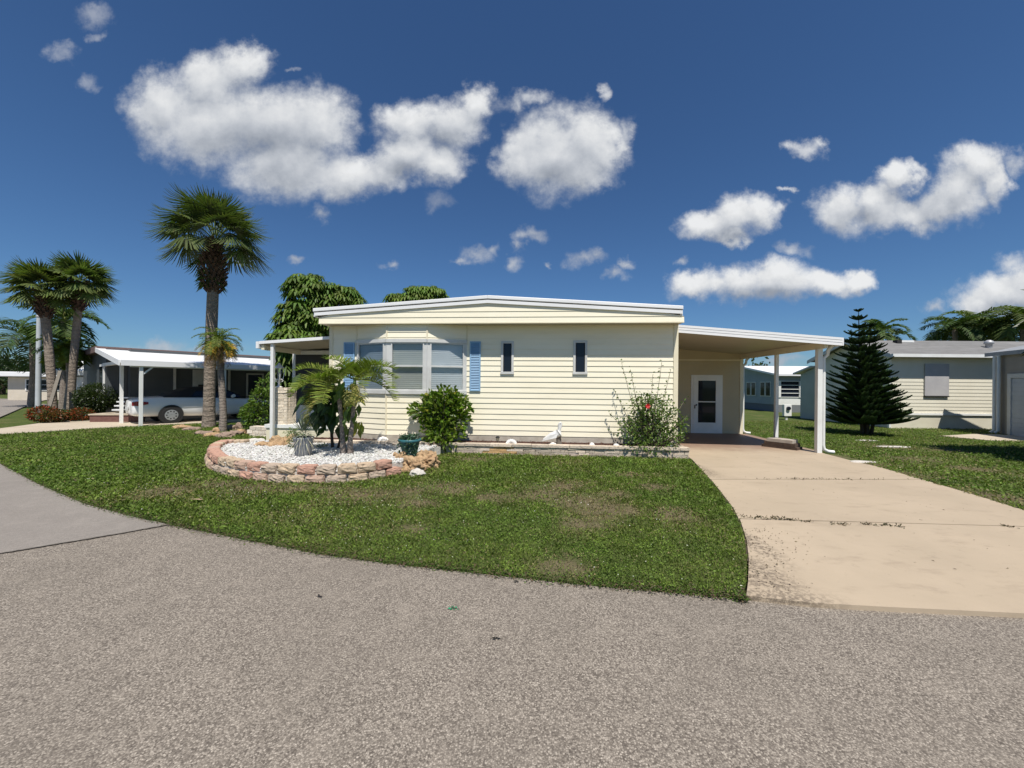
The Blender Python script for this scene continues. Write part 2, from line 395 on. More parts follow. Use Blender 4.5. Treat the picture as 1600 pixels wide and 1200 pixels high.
def roadmat(name, lo, mid, hi, scale, amount, bump):
    m, t, b = newmat(name)
    g = t.nodes.new('ShaderNodeNewGeometry'); v = vmth(t, 'MULTIPLY', g.outputs['Position'], (1, 1, 0))
    vd = t.nodes.new('ShaderNodeTexVoronoi'); vd.inputs['Scale'].default_value = scale; vd.inputs['Randomness'].default_value = 1.0; t.links.new(v, vd.inputs['Vector'])
    sp_ = t.nodes.new('ShaderNodeSeparateColor'); t.links.new(vd.outputs['Color'], sp_.inputs[0])
    rp = t.nodes.new('ShaderNodeValToRGB'); t.links.new(sp_.outputs[0], rp.inputs[0])
    e = rp.color_ramp.elements; e[0].position = 0.0; e[0].color = (*lo, 1); e[1].position = 1.0; e[1].color = (*hi, 1)
    k = e.new(0.45); k.color = (*mid, 1); k = e.new(0.86); k.color = (*[0.5 * (mid[i] + hi[i]) for i in range(3)], 1)
    edge = sstep(t, vd.outputs['Distance'], 0.25, 0.75)
    c = mix(t, mth(t, 'MULTIPLY', edge, 0.55), rp.outputs[0], lo)
    flat = mix(t, sstep(t, noise(t, v, 30, 5, 0.7), 0.3, 0.7), mid, [0.8 * x for x in mid])
    c = mix(t, amount, flat, c)
    c = mix(t, mth(t, 'MULTIPLY', sstep(t, noise(t, v, 1.1, 6, 0.6), 0.35, 0.7), 0.30), c, [x * 0.62 for x in mid])
    c = mix(t, mth(t, 'MULTIPLY', sstep(t, noise(t, v, 5, 6, 0.6), 0.45, 0.75), 0.25), c, [min(1, x * 1.35) for x in mid])
    t.links.new(c, b.inputs['Base Color']); b.inputs['Roughness'].default_value = 0.85; b.inputs['Specular IOR Level'].default_value = 0.3
    h = mth(t, 'ADD', mth(t, 'MULTIPLY', vd.outputs['Distance'], -0.8), mth(t, 'MULTIPLY', sp_.outputs[1], 0.6))
    addbump(t, b, h, bump, 0.006)
    return m
M['chip'] = roadmat('chip_seal_asphalt', (0.10, 0.083, 0.068), (0.262, 0.226, 0.185), (0.50, 0.44, 0.365), 125, 1.0, 0.55)
M['smooth'] = roadmat('smooth_asphalt', (0.16, 0.145, 0.13), (0.27, 0.24, 0.21), (0.40, 0.365, 0.32), 150, 0.5, 0.25)
M['conc'] = pm('pale_concrete', (0.50, 0.43, 0.33), (0.44, 0.37, 0.28), 1.2, 0.8, 0.15, 90, dirt=(0.33, 0.27, 0.2), dscale=1.0, damt=0.4)
def drivemat():
    m, t, b = newmat('beige_painted_concrete')
    g = t.nodes.new('ShaderNodeNewGeometry'); v = g.outputs['Position']
    c = mix(t, sstep(t, noise(t, v, 0.9, 6, 0.6), 0.3, 0.7), (0.46, 0.37, 0.265), (0.41, 0.33, 0.235))
    sv = vmth(t, 'MULTIPLY', v, (1.0, 2.6, 1))
    c = mix(t, mth(t, 'MULTIPLY', sstep(t, noise(t, sv, 1.6, 7, 0.7), 0.52, 0.72), 0.5), c, (0.29, 0.225, 0.16))
    c = mix(t, mth(t, 'MULTIPLY', sstep(t, noise(t, v, 7, 6, 0.7), 0.58, 0.75), 0.45), c, (0.25, 0.195, 0.14))
    c = mix(t, mth(t, 'MULTIPLY', sstep(t, noise(t, v, 45, 4, 0.7), 0.62, 0.75), 0.35), c, (0.25, 0.2, 0.15))
    # grimy left margin near the street
    mg = blobfield(t, vmth(t, 'MULTIPLY', v, (1, 1, 0)), [(*G(1185, 905), .28, .55), (*G(1200, 945), .55, .22), (*G(1170, 850), .16, .6), (*G(1090, 735), .25, .8)], 0.2)
    mg = mth(t, 'MULTIPLY', sstep(t, mg, 1.3, 0.3), sstep(t, noise(t, v, 24, 6, 0.75), 0.44, 0.56))
    c = mix(t, mth(t, 'MULTIPLY', mg, 0.8), c, (0.14, 0.11, 0.08))
    # brownish floor paint under the roof, deepened to stand in for carport shade
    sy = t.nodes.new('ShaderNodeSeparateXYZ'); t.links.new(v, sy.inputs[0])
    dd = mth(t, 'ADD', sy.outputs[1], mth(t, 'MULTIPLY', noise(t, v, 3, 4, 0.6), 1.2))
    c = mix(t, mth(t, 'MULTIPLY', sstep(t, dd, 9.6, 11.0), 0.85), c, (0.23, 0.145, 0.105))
    t.links.new(c, b.inputs['Base Color']); b.inputs['Roughness'].default_value = 0.6; b.inputs['Specular IOR Level'].default_value = 0.35
    addbump(t, b, noise(t, v, 70, 5, 0.6), 0.2, 0.005)
    return m
M['drive'] = drivemat()

HF = Frame(*P(1057.5, 600, 9.05).xy, -R(4.5))           # main house: origin at its right front corner
def W(px, py, v):                                        # house-plane pixel -> (u, z)
    return HF.at(px, py, v)

gs = MB(); gs.add([(-900,-900,-0.06),(900,-900,-0.06),(900,1500,-0.06),(-900,1500,-0.06)], [(0,1,2,3)])
tag(gs.build('ground', M['farlawn']), kind='structure')

edge_px = [(0,725),(60,757),(130,787),(200,806),(265,820),(330,833),(400,847),(500,866),(600,880),(700,891),(800,902),(900,913),(1000,922),(1090,930),(1150,936)]
edge = [G(*p) for p in edge_px]
edge_far = [(-40.0, 33.0), (-30.0, 23.6), (-21.5, 16.0), (-15.5, 11.6)]
# road: everything on the street side of that edge
road = edge_far + edge + [G(1166,938), G(1267,949), G(1390,956), G(1600,966), (6.9, 2.3), (12, 1.4), (40, -3.0), (42, -11), (10, -6.5), (-6, -6), (-16, -2), (-26, 5.5), (-36, 13), (-52, 26), (-52, 36)]
tag(polysheet('road', road, 0.0, M['chip'], 0.05), kind='structure')
patch = edge_far + edge[:5] + [G(180,836), G(90,851), G(0,866), (-9.5, 2.2), (-14.5, 0.6), (-26, 8.0), (-36, 14.5), (-50, 26), (-50, 34)]
tag(polysheet('smooth_road_patch', patch, 0.005, M['smooth']), kind='structure')

def strip(name, pts, w, z, mat):
    a = []; b = []
    for i, p in enumerate(pts):
        q = Vector(pts[min(i + 1, len(pts) - 1)]) - Vector(pts[max(i - 1, 0)]); n_ = Vector((-q.y, q.x)).normalized(); k = w * rng.uniform(.35, 1.0)
        a.append(tuple(Vector(p) + n_ * k / 2)); b.append(tuple(Vector(p) - n_ * k / 2))
    return tag(polysheet(name, a + b[::-1], z, mat), kind='structure')
seam = [G(265, 820.5), G(180, 836), G(90, 851), G(0, 866), (-9.5, 2.2)]; sp_pts = []
for i in range(len(seam) - 1):
    for k in range(14): sp_pts.append(tuple(Vector(seam[i]).lerp(Vector(seam[i + 1]), k / 14) + Vector((0, rng.uniform(-.006, .006)))))
strip('road_seam', sp_pts, .035, 0.010, pm('seam_tar', (.07, .06, .05), (.13, .11, .09), 20, .9))
# front lawn
dl = [G(1160,934), G(1166,915), G(1167,880), G(1164,850), G(1156,822), G(1143,798), G(1122,770), G(1100,742), G(1080,722), G(1064,708)]
back = [HF.w(0.1, -0.3), HF.w(-9.0, 0.3), HF.w(-10.6, 0.6), G(400,662), G(330,662), G(215,667.5), G(150,671), G(60,677), G(0,680.5), (-20.6, 15.1)]
lawn_poly = [(-21.4, 15.95)] + [(-15.5, 11.62)] + edge + dl + back
tag(polysheet('front_lawn', lawn_poly, 0.025, M['lawn'], 0.1), kind='structure')
# right lawn
rl = [G(1600,966)[0:2]]
right_edge = [(7.05, 2.45), (6.86, 3.5), G(1600,802), G(1520,777), G(1440,753), G(1380,735), G(1330,723), G(1288,712), HF.w(3.72, 0.9), HF.w(3.72, 4.2), HF.w(3.72, 12), (9.5, 40), (40, 40), (40, -2.5), (12, 1.55)]
tag(polysheet('side_lawn', right_edge, 0.025, M['lawn'], 0.1), kind='structure')
# driveway slabs
j2 = (G(1155,815), G(1600,829)); j1 = (G(1110,752), G(1440,752))
slab1 = [G(1166,938), G(1169,915), G(1170,880), G(1167,850), (j2[0][0], j2[0][1] - .016), (6.74, j2[1][1] - .02), (6.9, 2.3), G(1600,966), G(1390,956), G(1267,949)]
slab2 = [(j2[0][0], j2[0][1] + .016), G(1146,798), G(1125,770), (j1[0][0], j1[0][1] - .022), (j1[1][0], j1[1][1] - .022), G(1520,776), G(1600,801), (6.72, j2[1][1])]
slab3 = [(j1[0][0], j1[0][1] + .01), G(1083,722), G(1062,705), HF.w(0.0, -0.1), HF.w(0.0, 4.2), HF.w(3.7, 4.2), HF.w(3.7, 0.9), G(1290,711.5), G(1330,722), G(1380,734), (j1[1][0], j1[1][1] + .01)]
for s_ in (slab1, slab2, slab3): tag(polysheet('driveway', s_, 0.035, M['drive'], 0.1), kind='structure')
base_ = [(1.7, 2.6), (6.9, 2.4), (6.9, 5), (7.0, 8.5), (3.5, 8.5), (3.0, 6.5)]
tag(polysheet('driveway_joint_soil', [G(1160,880), (6.6, 3.2), (6.6, 4.9), G(1440,753), G(1350,730), G(1090,740), G(1130,785)], 0.022, pm('joint_soil', (0.06, 0.045, 0.03), rough=1)), kind='structure')
# neighbour's drive and the pad at the right
NF_O = Vector((-14.25, 13.95)) * 0.94; d1 = Vector((0.6, 0.8)); n1 = Vector((-0.8, 0.6))
def nw(a, b): p = NF_O + d1 * a + n1 * b; return (p.x, p.y)
drv = [G(0,680), G(60,676.5), G(150,670.5), G(215,667), G(262,664.8), nw(2.4, -0.05), nw(9, -0.05), nw(9, 5), nw(0.0, 5.0), nw(-1.5, 4.6), G(150,660), G(60,663), G(24,668), G(0,671), (-18.6, 13.2), (-17.6, 12.6)]
tag(polysheet('neighbour_driveway', drv, 0.04, M['conc'], 0.1), kind='structure')
padpoly = [G(1468,683), G(1520,680), G(1560,680.5), G(1600,684), G(1750,693), G(1760,703), G(1600,691), G(1545,690)]
tag(polysheet('concrete_pad', padpoly, 0.045, M['conc'], 0.1), kind='structure')
tag(polysheet('far_driveway', [(-41, 27.2), (-24, 27.2), (-24, 24.3), (-32.5, 24.8)], -0.02, M['conc']), kind='structure')

# ------------------------------------------------------------------ main house
house = thing('mobile_home', 'cream lap sided home with a low white edged gable roof and a three window bay', 'house', (HF.o.x, HF.o.y, 0), HF.a)
UL = W(516, 600, 0.0)[0]                                  # left front corner, negative
ZB, ZT = W(900, 682.5, 0)[1], W(900, 503.5, -0.38)[1]; print('ZB', ZB)
PITCH = 0.131
def siding(mb, a, b, z0, z1, pitch=PITCH, out=0.014, zref=ZB):
    """lap courses between plan points a and b (left to right as seen from outside)"""
    a = Vector(a); b = Vector(b); d = (b - a).normalized(); n = Vector((d.y, -d.x))
    k0 = math.floor((z0 - zref) / pitch + 1e-6); z = zref + k0 * pitch
    while z < z1 - 1e-4:
        lo = max(z, z0); hi = min(z + pitch, z1)
        ol = out * (1 - (lo - z) / pitch) + 0.002; oh = out * (1 - (hi - z) / pitch) * 1.0 + 0.002
        A = a + n * ol; B = b + n * ol; A2 = a + n * oh; B2 = b + n * oh
        mb.add([(A.x, A.y, lo), (B.x, B.y, lo), (B2.x, B2.y, hi), (A2.x, A2.y, hi)], [(0, 1, 2, 3)])
        A3 = a + n * 0.0; B3 = b + n * 0.0
        mb.add([(A3.x, A3.y, lo + .001), (B3.x, B3.y, lo + .001), (B.x, B.y, lo), (A.x, A.y, lo)], [(0, 1, 2, 3)])
        z += pitch
# bay plan
b0 = (W(557, 600, 0)[0], 0.0); b3 = (W(729, 600, 0)[0], 0.0)
b1 = (W(604, 600, -0.3)[0], -0.3); b2 = (W(667, 600, -0.3)[0], -0.3)
zs = W(640, 612, -0.3)[1]; zh = W(640, 533, -0.3)[1]      # sill / head of the bay windows
wl = MB()
siding(wl, (UL, 0), b0, ZB, ZT); siding(wl, b3, (0, 0), ZB, ZT)
for p, q in ((b0, b1), (b1, b2), (b2, b3)):
    siding(wl, p, q, ZB, zs); siding(wl, p, q, zh, ZT)
# other sides and gable
LEN = 12.5
siding(wl, (0, 0), (0, LEN), ZB, ZT); siding(wl, (0, LEN), (UL, LEN), ZB, ZT); siding(wl, (UL, LEN), (UL, 0), ZB, ZT)
wl.build('wall', M['siding'], house)
# gable end over the soffit
uL = W(490, 490, -0.40)[0]; uR = W(1067, 490, -0.40)[0]; uC = W(762, 461, -0.42)[0]
zA = W(762, 461, -0.44)[1]; zE = W(490, 481.5, -0.44)[1]
UR8 = W(1069, 503, -.39)[0]; print('UR8', UR8, uR)
def roofz(u): return zE + (zA - zE) * (1 - abs(u - uC) / ((uR - uC) if u > uC else (uC - uL)))
gb = MB(); z = ZT
THK = 0.17
k = 0
while z < zA - THK:
    zt = min(z + PITCH, zA - THK)
    def span(zz):
        s_ = (zA - THK + 0.03 - zz) / (zA - zE) * (uR - uL) / 2
        return max(uC - s_, UL - 0.08), min(uC + s_, UR8)
    l0, r0 = span(z); l1, r1 = span(zt)
    if r1 <= l1: l1 = r1 = uC
    gb.add([(l0, -0.394, z), (r0, -0.394, z), (r1, -0.382, zt), (l1, -0.382, zt)], [(0,1,2,3)])
    gb.add([(l0, -0.380, z+.001), (r0, -0.380, z+.001), (r0, -0.394, z), (l0, -0.394, z)], [(0,1,2,3)])
    z = zt
gb.build('gable', M['siding'], house)
sf = MB(); sf.box(UL - 0.08, -0.36, ZT - 0.012, UR8, LEN, ZT + 0.01)
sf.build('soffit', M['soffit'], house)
dr = MB(); dr.box(UL - 0.08, -0.40, ZT - 0.02, UR8, -0.362, ZT + 0.004)
dr.build('drip_edge', M['cream_trim'], house)
u = W(800, 505, -0.38)[0]
while u < 0:
    sl = MB(); sl.box(u, -0.355, ZT - 0.018, u + 0.05, -0.345, ZT - 0.0125); u += 0.10
    sl.build('soffit_vent', M['darkgap'], house)
rf = MB()
for s0, s1 in ((uL, uC), (uC, uR)):
    z0, z1 = roofz(s0), roofz(s1)
    if s0 == uL: z0 = zE
    if s1 == uR: z1 = zE
    vs_ = []
    for y in (-0.44, LEN + 0.3):
        vs_ += [(s0, y, z0 - 0.085), (s1, y, z1 - 0.085), (s1, y, z1), (s0, y, z0)]
    rf.add(vs_, [(0,1,2,3),(7,6,5,4),(0,3,7,4),(1,5,6,2),(3,2,6,7),(0,4,5,1)])
rfo = rf.build('roof', M['roofwhite'], house, bevel=0.012)
fa = MB()
for s0, s1 in ((uL + .03, uC), (uC, uR - .01)):
    z0 = zE if s0 < uC - .1 else zA; z1 = zA if s0 < uC - .1 else zE
    vs_ = []
    for y in (-0.425, -0.40):
        vs_ += [(s0, y, z0 - 0.18), (s1, y, z1 - 0.18), (s1, y, z1 - 0.105), (s0, y, z0 - 0.105)]
    fa.add(vs_, [(0,1,2,3),(7,6,5,4),(0,3,7,4),(1,5,6,2),(3,2,6,7),(0,4,5,1)])
fa.build('fascia', M['roofwhite'], house)
dg = MB()
for s0, s1 in ((uL + .03, uC), (uC, uR - .01)):
    z0 = zE if s0 < uC - .1 else zA; z1 = zA if s0 < uC - .1 else zE
    vs_ = []
    for y in (-0.412, -0.403):
        vs_ += [(s0, y, z0 - 0.104), (s1, y, z1 - 0.104), (s1, y, z1 - 0.086), (s0, y, z0 - 0.086)]
    dg.add(vs_, [(0,1,2,3),(7,6,5,4),(0,3,7,4),(1,5,6,2),(3,2,6,7),(0,4,5,1)])
dg.build('roof_edge_gap', M['darkgap'], house)
for sgn, ue in ((-1, uL), (1, uR)):
    se = MB(); se.box(min(ue, ue - sgn * .06), -0.395, zE - 0.2, max(ue, ue - sgn * .06), LEN + .2, zE - 0.095)
    se.build('eave_fascia', M['roofwhite'], house)
# corner and bay trims
def trim(*a):
    t_ = MB(); t_.box(*a); t_.build('corner_trim', M['cream_trim'], house)
trim(-0.085, -0.026, ZB - .01, 0.02, 0.06, ZT - .013); trim(UL - .02, -0.026, ZB - .01, UL + .07, 0.06, ZT - .013)
for (x, y) in (b0, b1, b2, b3):
    trim(x - .018, y - .024, ZB - .01, x + .018, y + .01, zs - .02); trim(x - .018, y - .024, zh + .03, x + .018, y + .01, ZT - .013)
sk = MB(); sk.box(UL + .01, -0.006, 0.0, -.005, LEN - .05, ZB - .002)
sk.prism([(b0[0], 0), (b1[0], -.305), (b2[0], -.305), (b3[0], 0)], lambda x, y, t: (x, y - .006, t), 0.0, ZB - .004)
sk.build('foundation', M['skirt'], house)
inn = MB(); inn.box(b0[0] - .3, 0.42, zs - .1, b3[0] + .3, 0.5, zh + .1); inn.build('room_shade', M['dark'], house)
# bay sill and head trims
def along(p, q, t, off=0.0):
    p = Vector(p); q = Vector(q); d = (q - p).normalized(); n = Vector((d.y, -d.x)); r = p + d * t + n * off; return (r.x, r.y)
hd = MB(); sb = MB()
for p, q in ((b0, b1), (b1, b2), (b2, b3)):
    L = (Vector(q) - Vector(p)).length
    for mb_, za, zb_, o0, o1 in ((hd, zh - .03, zh + .05, -.02, .045), (sb, zs - .055, zs + .03, -.02, .05)):
        a = along(p, q, 0, o0); b = along(p, q, L, o0); c = along(p, q, L, o1); d = along(p, q, 0, o1)
        mb_.add([(*a, za), (*b, za), (*c, za), (*d, za), (*a, zb_), (*b, zb_), (*c, zb_), (*d, zb_)],
                [(0,1,2,3),(7,6,5,4),(0,4,5,1),(1,5,6,2),(2,6,7,3),(3,7,4,0)])
hd.build('window_head', M['alu'], house); sb.build('window_sill', M['alu'], house)
# windows of the bay: frame > glass, blind
def facet_window(p, q, m0, m1, tone, label=None):
    p = Vector(p); q = Vector(q); d = (q - p).normalized(); n = Vector((d.y, -d.x)); L = (q - p).length
    z0, z1 = zs + .03, zh - .03; zm = z0 + (z1 - z0) * 0.51
    def bx(mb, t0, t1, za, zb_, o0, o1):
        c = [p + d * t0 + n * o0, p + d * t1 + n * o0, p + d * t1 + n * o1, p + d * t0 + n * o1]
        mb.add([(v.x, v.y, za) for v in c] + [(v.x, v.y, zb_) for v in c], [(0,1,2,3),(7,6,5,4),(0,4,5,1),(1,5,6,2),(2,6,7,3),(3,7,4,0)])
    fr = MB()
    bx(fr, 0.0, m0 - .03, z0, z1, -.03, .012); bx(fr, L - m1 + .03, L, z0, z1, -.03, .012)     # mullion boards
    for a, b in ((m0 - .03, m0), (L - m1, L - m1 + .03)): bx(fr, a, b, z0, z1, -.03, .028)
    bx(fr, m0, L - m1, z0, z0 + .03, -.03, .026); bx(fr, m0, L - m1, z1 - .03, z1, -.03, .026); bx(fr, m0, L - m1, zm - .017, zm + .017, -.03, .03)
    fo = fr.build('window', M['alu'], house)
    if label: fo['label'] = label
    gl = MB(); bx(gl, m0, L - m1, z0 + .03, zm - .017, -.002, .002); gl.build('pane', M['glass'], fo)
    gl = MB(); bx(gl, m0, L - m1, zm + .017, z1 - .03, -.010, -.006); gl.build('pane', M['glass'], fo)
    bl = MB(); z = z0
    while z < z1:
        c = [p + d * (m0 - .02) + n * -.05, p + d * (L - m1 + .02) + n * -.05, p + d * (L - m1 + .02) + n * -.057, p + d * (m0 - .02) + n * -.057]
        zz = [z, z, z + .0499, z + .0499]
        bl.add([(c[i].x, c[i].y, zz[i]) for i in range(4)], [(0, 1, 2, 3)]); z += 0.050
    bl.build('blind', tone, fo)
M['blind2'] = pm('shade_toned_blind', (0.26, 0.30, 0.34), (0.22, 0.26, 0.30), 1.5, 0.6)  # darker blind for the left facet, its dimmer light put into the colour
M['blind3'] = pm('half_shade_toned_blind', (0.42, 0.42, 0.37), (0.37, 0.37, 0.33), 1.5, 0.6)  # middle tone for the centre facet, partial shade put into the colour
facet_window(b0, b1, .07, .10, M['blind2']); facet_window(b1, b2, .14, .10, M['blind3']); facet_window(b2, b3, .10, .10, M['blind'])
# small windows
for (xa, xb, ya, yb) in ((783, 802.5, 533, 584.5), (896, 917.5, 532, 585)):
    u0, z1 = W(xa, ya, -.03); u1, z0 = W(xb, yb, -.03); e = .055
    f = MB(); f.box(u0, -.035, z0, u0 + e, 0.0, z1); f.box(u1 - e, -.035, z0, u1, 0.0, z1)
    f.box(u0 + e, -.035, z1 - e, u1 - e, 0, z1); f.box(u0 - .01, -.045, z0 - .005, u1 + .01, 0, z0 + e)
    fo = f.build('window', M['alu'], house, bevel=.004)
    i_ = MB(); i_.box(u0 + e, -.025, z0 + e, u0 + e + .018, -.003, z1 - e); i_.box(u1 - e - .018, -.025, z0 + e, u1 - e, -.003, z1 - e); i_.build('sash', M['darkgap'], fo)
    g_ = MB(); g_.box(u0 + e + .018, -.018, z0 + e, u1 - e - .018, -.016, z1 - e); g_.build('pane', M['glassdark'], fo)
# shutters
for (xa, xb, ya, yb) in ((537.5, 553.5, 535, 611), (734.5, 750.5, 533.5, 611)):
    u0, z1 = W(xa, ya, -.03); u1, z0 = W(xb, yb, -.03)
    f = MB(); e = .03
    f.box(u0, -.045, z0, u0 + e, -.015, z1); f.box(u1 - e, -.045, z0, u1, -.015, z1); f.box(u0 + e, -.045, z0, u1 - e, -.015, z0 + e); f.box(u0 + e, -.045, z1 - e, u1 - e, -.015, z1)
    f.box(u0 + .005, -.018, z0 + .005, u1 - .005, -.014, z1 - .005)
    z = z0 + e
    while z < z1 - e - .02:
        f.add([(u0 + e, -.044, z), (u1 - e, -.044, z), (u1 - e, -.020, z + .036), (u0 + e, -.020, z + .036)], [(0,1,2,3)])
        f.add([(u0 + e, -.020, z), (u1 - e, -.020, z), (u1 - e, -.044, z), (u0 + e, -.044, z)], [(0,1,2,3)]); z += .040
    f.build('shutter', M['shutter'], house)
# roof vent
u, z = W(923, 471, 1.0)
v_ = MB(); zr = roofz(u); v_.lathe([(.04, zr - .05), (.04, zr + .06), (.07, zr + .065), (.07, zr + .10), (.02, zr + .12), (0, zr + .12)], u, 1.0, 14); v_.build('roof_vent', M['white'], house)

# ------------------------------------------------------------------ carport
cp = thing('carport', 'white edged flat carport roof on square posts attached to the right of the cream home', 'carport', (HF.o.x, HF.o.y, 0), HF.a)
cuR, czR = W(1316, 527.5, 0.2); czL = W(1062, 507, 0.2)[1]
CT = W(1062, 507, .2)[1] - W(1062, 519, .2)[1]
def cz(u): return czL + (czR - czL) * u / cuR
rp = MB()
def slab(mb, u0, u1, v0, v1, dz0, dz1):
    mb.add([(u0,v0,cz(u0)+dz0),(u1,v0,cz(u1)+dz0),(u1,v1,cz(u1)+dz0),(u0,v1,cz(u0)+dz0),(u0,v0,cz(u0)+dz1),(u1,v0,cz(u1)+dz1),(u1,v1,cz(u1)+dz1),(u0,v1,cz(u0)+dz1)],
      [(0,3,2,1),(4,5,6,7),(0,1,5,4),(1,2,6,5),(2,3,7,6),(3,0,4,7)])
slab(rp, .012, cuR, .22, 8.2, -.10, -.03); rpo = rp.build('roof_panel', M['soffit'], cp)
fz = MB()
slab(fz, .02, cuR, .195, .22, -CT, -CT * .66); slab(fz, .02, cuR, .19, .22, -CT * .63, -CT * .33); slab(fz, .02, cuR, .185, .22, -CT * .30, 0); slab(fz, .02, cuR - .001, .205, .219, -CT * .98, -.002)
slab(fz, cuR, cuR + .03, .19, 8.2, -CT, 0)
fz.build('fascia', M['roofwhite'], cp)
bm_ = MB(); pu = HF.loc(*G(1270, 707))[0]
UP = 3.52
bm_.add([(UP-.04,.3,cz(UP)-.26),(UP+.04,.3,cz(UP)-.26),(UP+.04,4.2,cz(UP)-.26),(UP-.04,4.2,cz(UP)-.26),(UP-.04,.3,cz(UP)-.102),(UP+.04,.3,cz(UP)-.102),(UP+.04,4.2,cz(UP)-.102),(UP-.04,4.2,cz(UP)-.102)],
      [(0,3,2,1),(4,5,6,7),(0,1,5,4),(1,2,6,5),(2,3,7,6),(3,0,4,7)])
bm_.build('beam', M['cream_trim'], cp)
for (px, py, w) in ((1269.5, 707, .11), (1204.5, 691, .085)):
    u, v = HF.loc(*G(px, py, .035)); print('post', u, v)
    p_ = MB(); p_.box(UP - w/2, v - w/2, .03, UP + w/2, v + w/2, cz(UP) - .261)
    if w > .1:
        p_.box(UP - w/2 - .004, v - w/2 - .004, .03, UP - w/2 + .012, v + .02, cz(UP) - .3)
    p_.build('post', M['white'], cp, bevel=.004)
    if w > .1: v_post = v
# downspouts
def downspout(u, v, mat=M['white']):
    d = MB(); zt = cz(UP) - .12
    d.tube([(cuR - .05, v - .1, zt + .0), (cuR - .05, v - .1, zt - .08), (cuR - .12, v - .08, zt - .17), (u + .07, v - .02, zt - .28), (u, v, zt - .36), (u, v, zt - .5), (u, v, .22), (u + .02, v, .12), (u + .10, v - .02, .07), (u + .22, v - .05, .06)], .042, 8)
    return d
d_ = downspout(UP + .115, v_post + .01); d_.build('downspout', M['white'], cp)
# shed at the back of the carport
shd = thing('storage_shed', 'cream lap sided shed wall with a white door at the back of the carport', 'shed', (HF.o.x, HF.o.y, 0), HF.a)
SV = 4.15
s_ = MB(); siding(s_, (.02, SV), (UP + .02, SV), .04, cz(UP) - .27, zref=.04); siding(s_, (UP + .02, SV), (UP + .02, 8.0), .04, cz(UP) - .27, zref=.04)
s_.add([(.02, SV, cz(UP) - .27), (UP, SV, cz(UP) - .27), (UP, SV, cz(UP) - .10), (.02, SV, cz(.02) - .10)], [(0,1,2,3)])
s_.build('wall', pm('tan_siding', (0.52, 0.44, 0.28), (0.48, 0.405, 0.26), 1.5, 0.5, dirt=(.45, .38, .26), damt=.2), shd)
t_ = MB(); t_.box(UP - .06, SV - .03, .04, UP + .04, SV + .05, cz(UP) - .262); t_.box(.02, SV - .02, cz(UP) - .31, UP - .06, SV + .0, cz(UP) - .27); t_.build('corner_trim', M['cream_trim'], shd)
du0, dz1 = W(1083.5, 589, SV - .03); du1, dz0 = W(1125, 677, SV - .03)
print('door', du0, du1, dz0, dz1)
dz0 = .04
dd = MB(); fr = .07
dd.box(du0 - fr, SV - .035, dz0, du0, SV - .003, dz1 + fr); dd.box(du1, SV - .035, dz0, du1 + fr, SV - .003, dz1 + fr); dd.box(du0, SV - .035, dz1, du1, SV - .003, dz1 + fr)
dfo = dd.build('door_frame', M['white'], shd)
dw = du1 - du0; dh = dz1 - dz0
d2 = MB(); st = .14 * dw / .8
d2.box(du0, SV - .05, dz0, du0 + st, SV - .02, dz1); d2.box(du1 - st, SV - .05, dz0, du1, SV - .02, dz1)
d2.box(du0 + st, SV - .05, dz0, du1 - st, SV - .02, dz0 + .19 * dh); d2.box(du0 + st, SV - .05, dz1 - .065 * dh, du1 - st, SV - .02, dz1)
d2.box(du0 + st, SV - .045, dz0 + .55 * dh, du1 - st, SV - .025, dz0 + .57 * dh)
do = d2.build('door', M['white'], shd, bevel=.004)
g_ = MB(); g_.box(du0 + st, SV - .036, dz0 + .19 * dh, du1 - st, SV - .03, dz1 - .065 * dh); g_.build('pane', M['glassdark'], do)
h_ = MB(); h_.box(du0 + .03, SV - .075, dz0 + .44 * dh, du0 + .055, SV - .05, dz0 + .50 * dh); h_.lathe([(0, dz0 + .49 * dh), (.018, dz0 + .49 * dh), (.022, dz0 + .51 * dh), (0, dz0 + .52 * dh)], du0 + .09, SV - .07, 10); h_.build('handle', M['darkgap'], do)
b_ = downspout(UP + .10, SV + .1); b_.build('downspout', M['white'], shd)

# ------------------------------------------------------------------ planter wall in front of the house
pf0 = HF.loc(*G(1060, 719))[1]; PV = -0.66
print('planter v', pf0)
def stonemat(name, a, b, c, attr=True):
    m, t, bs = newmat(name)
    tcn = t.nodes.new('ShaderNodeTexCoord'); v = tcn.outputs['Object']
    cc_ = mix(t, sstep(t, noise(t, v, 5, 6, .65), .3, .7), a, b); cc_ = mix(t, sstep(t, noise(t, v, 18, 6, .7), .52, .7), cc_, c)
    if attr:
        at_ = t.nodes.new('ShaderNodeAttribute'); at_.attribute_name = 'Col'; cc_ = mix(t, 1.0, cc_, at_.outputs[0], 'MULTIPLY')
    t.links.new(cc_, bs.inputs['Base Color']); bs.inputs['Roughness'].default_value = .92; bs.inputs['Specular IOR Level'].default_value = .2
    addbump(t, bs, noise(t, v, 38, 7, .7), .9, .02)
    return m
M['planter'] = stonemat('stacked_pale_stone', (0.60, 0.52, 0.43), (0.50, 0.43, 0.35), (0.26, 0.21, 0.17))
def stonerow(boxes):
    """rough faced stones: boxes (x0,y0,z0,x1,y1,z1,colour)"""
    Q = []; C = []
    for x0, y0, z0, x1, y1, z1, c in boxes:
        j = lambda: rng.uniform(-.006, .006)
        v = [(x0+j(),y0+j(),z0),(x1+j(),y0+j(),z0),(x1,y1,z0),(x0,y1,z0),(x0+j(),y0+j(),z1+j()*.5),(x1+j(),y0+j(),z1+j()*.5),(x1,y1,z1),(x0,y1,z1)]
        for f in ((0,3,2,1),(4,5,6,7),(0,1,5,4),(1,2,6,5),(2,3,7,6),(3,0,4,7)): Q.append([v[i] for i in f]); C.append(c)
    return (np.array(Q), np.array(C))
